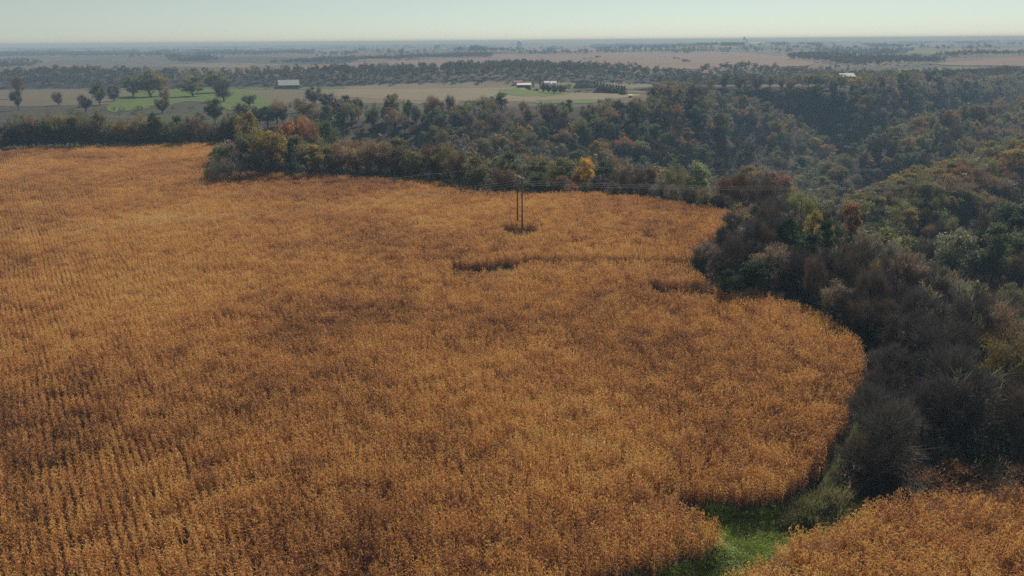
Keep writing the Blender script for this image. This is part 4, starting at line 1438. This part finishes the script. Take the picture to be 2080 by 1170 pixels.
def gable(name, label, cat, loc, rz, L, W, wall_h, roof_h, wm, rm, over=.4, doors=(), wins=(), group=None):
    """ridge along local x; local -y side looks at the camera when rz = 0"""
    o = empty(name, loc, rz)
    tag(o, label, cat, group)
    mb = MB()
    a, b = L / 2, W / 2
    v = [(-a, -b, -1.5), (a, -b, -1.5), (a, b, -1.5), (-a, b, -1.5), (-a, -b, wall_h), (a, -b, wall_h), (a, b, wall_h), (-a, b, wall_h), (-a, 0, wall_h + roof_h), (a, 0, wall_h + roof_h)]
    mb.add(v, [(0, 1, 5, 4), (2, 3, 7, 6), (1, 2, 6, 9, 5), (3, 0, 4, 8, 7)])
    link('wall', mb.mesh('wall', wm), o)
    mb = MB()
    sl = roof_h / b
    for s_ in (-1, 1):
        y0, z0 = s_ * (b + over), wall_h - sl * over + .03
        y1, z1 = 0, wall_h + roof_h + .03
        t = .14
        vv = [(-a - over, y0, z0), (a + over, y0, z0), (a + over, y1, z1), (-a - over, y1, z1)]
        vv += [(p[0], p[1], p[2] + t) for p in vv]
        mb.add(vv, [(0, 1, 2, 3), (7, 6, 5, 4), (0, 4, 5, 1), (2, 6, 7, 3), (1, 5, 6, 2), (0, 3, 7, 4)])
    link('roof', mb.mesh('roof', rm), o)
    for x0, x1, z1 in doors:
        mb = MB(); mb.box(x0, x1, -b - .06, -b - .003, -.3, z1)
        link('door', mb.mesh('door', M_DARK), o)
    for x0, x1, z0, z1 in wins:
        mb = MB()
        for q in ((x0 - .1, x0, z0 - .1, z1 + .1), (x1, x1 + .1, z0 - .1, z1 + .1), (x0, x1, z0 - .1, z0), (x0, x1, z1, z1 + .1)):
            mb.box(q[0], q[1], -b - .08, -b - .003, q[2], q[3])
        w = link('window', mb.mesh('window', M_WALLW), o)
        mb = MB(); mb.box(x0, x1, -b - .04, -b - .004, z0, z1)
        link('pane', mb.mesh('pane', M_GLASS), w)
    return o


def at(px, py):
    p = hit([px], [py])[0]
    return p, project(p)[0, 2] / FPX      # point, metres per photo pixel


def face(p, extra=0.): return -math.atan2(p[0], p[1]) + extra


p, m = at(587, 180)
barn = gable('barn', 'long barn with pale roof and dark walls on the plain at the left', 'barn', p, face(p, R(2)), 40 * m, 17, 8 * m * .95, 5.9, M_WALLD, M_ROOFW, .5,
             doors=[(-2, 2, 2.8), (5.5, 7.5, 2.3)], wins=[(-7, -5.8, 1.2, 2.4)])
mb = MB(); mb.box(-20 * m - 6, -20 * m - .02, -6.5, 3, -1.5, 2.2)
mb.add([(-20 * m - 6.3, -6.9, 2.25), (-20 * m - .02, -6.9, 3.1), (-20 * m - .02, 3.3, 3.1), (-20 * m - 6.3, 3.3, 2.25)], [(0, 1, 2, 3)])
link('lean_to', mb.mesh('lean_to', M_WALLD), barn)

p, m = at(1118, 176)
house = gable('farmhouse', 'white farmhouse with bright roof behind bare trees on the knoll', 'farmhouse', p, face(p, R(-3)), 24 * m, 9.5, 5.2, 1.9, M_WALLW, M_ROOFW, .4,
              doors=[(-.6, .6, 2.1)], wins=[(-4.2, -3.1, 1, 2.4), (2.6, 3.7, 1, 2.4), (-4.2, -3.1, 3.5, 4.7), (2.6, 3.7, 3.5, 4.7)])
mb = MB(); mb.box(-.45, .45, -.4, .4, 6.6, 8.4); link('chimney', mb.mesh('chimney', M_ROOFR), house)
mb = MB()
v = [(-1.2, -4.3, -1.5), (3.4, -4.3, -1.5), (3.4, -9.5, -1.5), (-1.2, -9.5, -1.5), (-1.2, -4.3, 3.6), (3.4, -4.3, 3.6), (3.4, -9.5, 3.6), (-1.2, -9.5, 3.6), (1.1, -4.3, 5.0), (1.1, -9.5, 5.0)]
mb.add(v, [(3, 2, 6, 9, 7), (0, 3, 7, 4), (2, 1, 5, 6)])
wing = link('wing', mb.mesh('wing', M_WALLW), house)
mb = MB(); mb.add([(-1.5, -3.5, 3.5), (-1.5, -9.9, 3.5), (1.1, -9.9, 5.1), (1.1, -3.5, 5.1), (3.7, -3.5, 3.5), (3.7, -9.9, 3.5)], [(0, 1, 2, 3), (3, 2, 5, 4)])
link('roof', mb.mesh('roof', M_ROOFW), wing)
p, m = at(1064, 178)
gable('garage', 'low white roofed garage left of the farmhouse', 'garage', p, face(p, R(4)), 27 * m, 9, 2.9, 1.5, M_WALLD, M_ROOFW, .4, doors=[(-4.5, -1.5, 2.3), (.5, 3.5, 2.3)], wins=[(4.3, 5.2, 1, 2)])
p, m = at(1052, 171)
gable('shed', 'rust roofed shed behind the low garage left of the farmhouse', 'shed', p, face(p, R(8)), 18 * m, 7, 2.6, 2.2, M_WALLT, M_ROOFR, .3, doors=[(-1, 1, 2.2)])
p, m = at(1281, 198)
gable('shed', 'tiny pale yellow shed at the right end of the evergreen windbreak', 'shed', p, face(p, R(-6)), 9 * m, 3.4, 1.6, .9, M_ROOFY, M_ROOFY, .15, doors=[(-.6, .6, 1.4)])
p, m = at(1716, 172)
gable('pole_barn', 'pale roofed shed among the trees on the right hill', 'shed', p + np.array([0, 0, 5.]), face(p, R(28)), 30 * m, 11, 3.4, 3.0, M_WALLT, M_ROOFC, .5, doors=[(-3, 0, 2.9)])
# far farmsteads
for px, py, wpx, d_, wh, rh, wm, rm, lab in (
        (906, 101, 20, 14, 5, 3.5, M_WALLW, M_ROOFW, 'long white shed far away right of a dark tree clump'),
        (934, 98, 17, 16, 9, 6, M_WALLW, M_ROOFW, 'tall white barn in the farmstead before the dark grove'),
        (951, 100, 9, 12, 5, 3, M_WALLW, M_ROOFG, 'small white house beside the tall white barn'),
        (1128, 89, 9, 20, 8, 6, M_WALLW, M_ROOFW, 'left white speck of a barn on the horizon'),
        (1217, 89, 8, 20, 9, 6, M_WALLW, M_ROOFW, 'right white speck of a barn on the horizon'),
        (1535, 90, 22, 18, 7, 6, M_WALLT, M_ROOFW, 'pale roofed shed right of the two silos'),
        (381, 113, 20, 12, 3, 4.5, M_WALLD, M_ROOFG, 'grey roofed house among trees above the pasture'),
        (690, 99, 16, 14, 4, 4, M_WALLW, M_ROOFG, 'low grey-white shed on the left horizon'),
        (1702, 85, 8, 20, 8, 6, M_WALLW, M_ROOFW, 'small white barn on the horizon right of the silos'),
        (2027, 86, 7, 14, 7, 5, M_WALLW, M_ROOFW, 'white house between trees on the right horizon'),
        (1488, 92, 46, 20, 12, 7, M_WALLD, M_ROOFG, 'long dark cattle barn joined to the two silos')):
    p, m = at(px, py)
    gable('barn', lab, 'barn', p, face(p, R(RNG.uniform(-8, 8))), wpx * m, d_, wh, rh, wm, rm, .5, doors=[(-2, 2, 4)], wins=[(wpx * m * .2, wpx * m * .2 + 2, 2, 4)])


def silo(px, py, wpx, hpx, mat, label, group=None):
    p, m = at(px, py)
    o = empty('silo', p)
    tag(o, label, 'silo', group)
    r, h = wpx * m / 2, hpx * m
    mb = MB(); mb.tube([(0, 0, -3), (0, 0, h * .84)], [r, r], 20); link('shaft', mb.mesh('shaft', mat, False), o)
    mb = MB(); mb.tube([(0, 0, h * .841), (0, 0, h * .9), (0, 0, h * .96), (0, 0, h)], [r * 1.03, r * .85, r * .5, r * .08], 20); link('dome', mb.mesh('dome', M_STEEL, False), o)
    mb = MB()
    for k in range(8): mb.tube([(r * 1.02 * math.cos(t), r * 1.02 * math.sin(t), h * (.08 + .095 * k)) for t in np.linspace(0, 2 * math.pi, 21)], [r * .03] * 21, 4, cap=False)
    link('hoops', mb.mesh('hoops', M_STEEL), o)['kind'] = 'stuff'


silo(1511, 91, 4.5, 16, M_CONC, 'taller silo at the right end of the dark barn on the skyline', 'silos on the skyline')
silo(1516, 91, 4.0, 12, M_CONC, 'shorter silo right of the taller silo on the skyline', 'silos on the skyline')
silo(1055, 97, 9, 14, M_CONC, 'lone grey grain bin tower on the skyline above the farmhouse')

# ------------------------------------------------------------------ haze
m, n, l = new_mat('haze')
pv = n.new('ShaderNodeVolumePrincipled')
pv.inputs['Color'].default_value = (.34, .52, .71, 1)
pv.inputs['Absorption Color'].default_value = (.34, .19, .02, 1)
pv.inputs['Density'].default_value = .00028
pv.inputs['Anisotropy'].default_value = 0.
o_ = n.new('ShaderNodeOutputMaterial'); l.new(pv.outputs[0], o_.inputs['Volume'])
mb = MB(); mb.box(-30000, 30000, -2000, 30000, -90, 54)
hz = link('haze', mb.mesh('haze', m))
tag(hz, 'pale air between the camera and the horizon', kind='stuff')
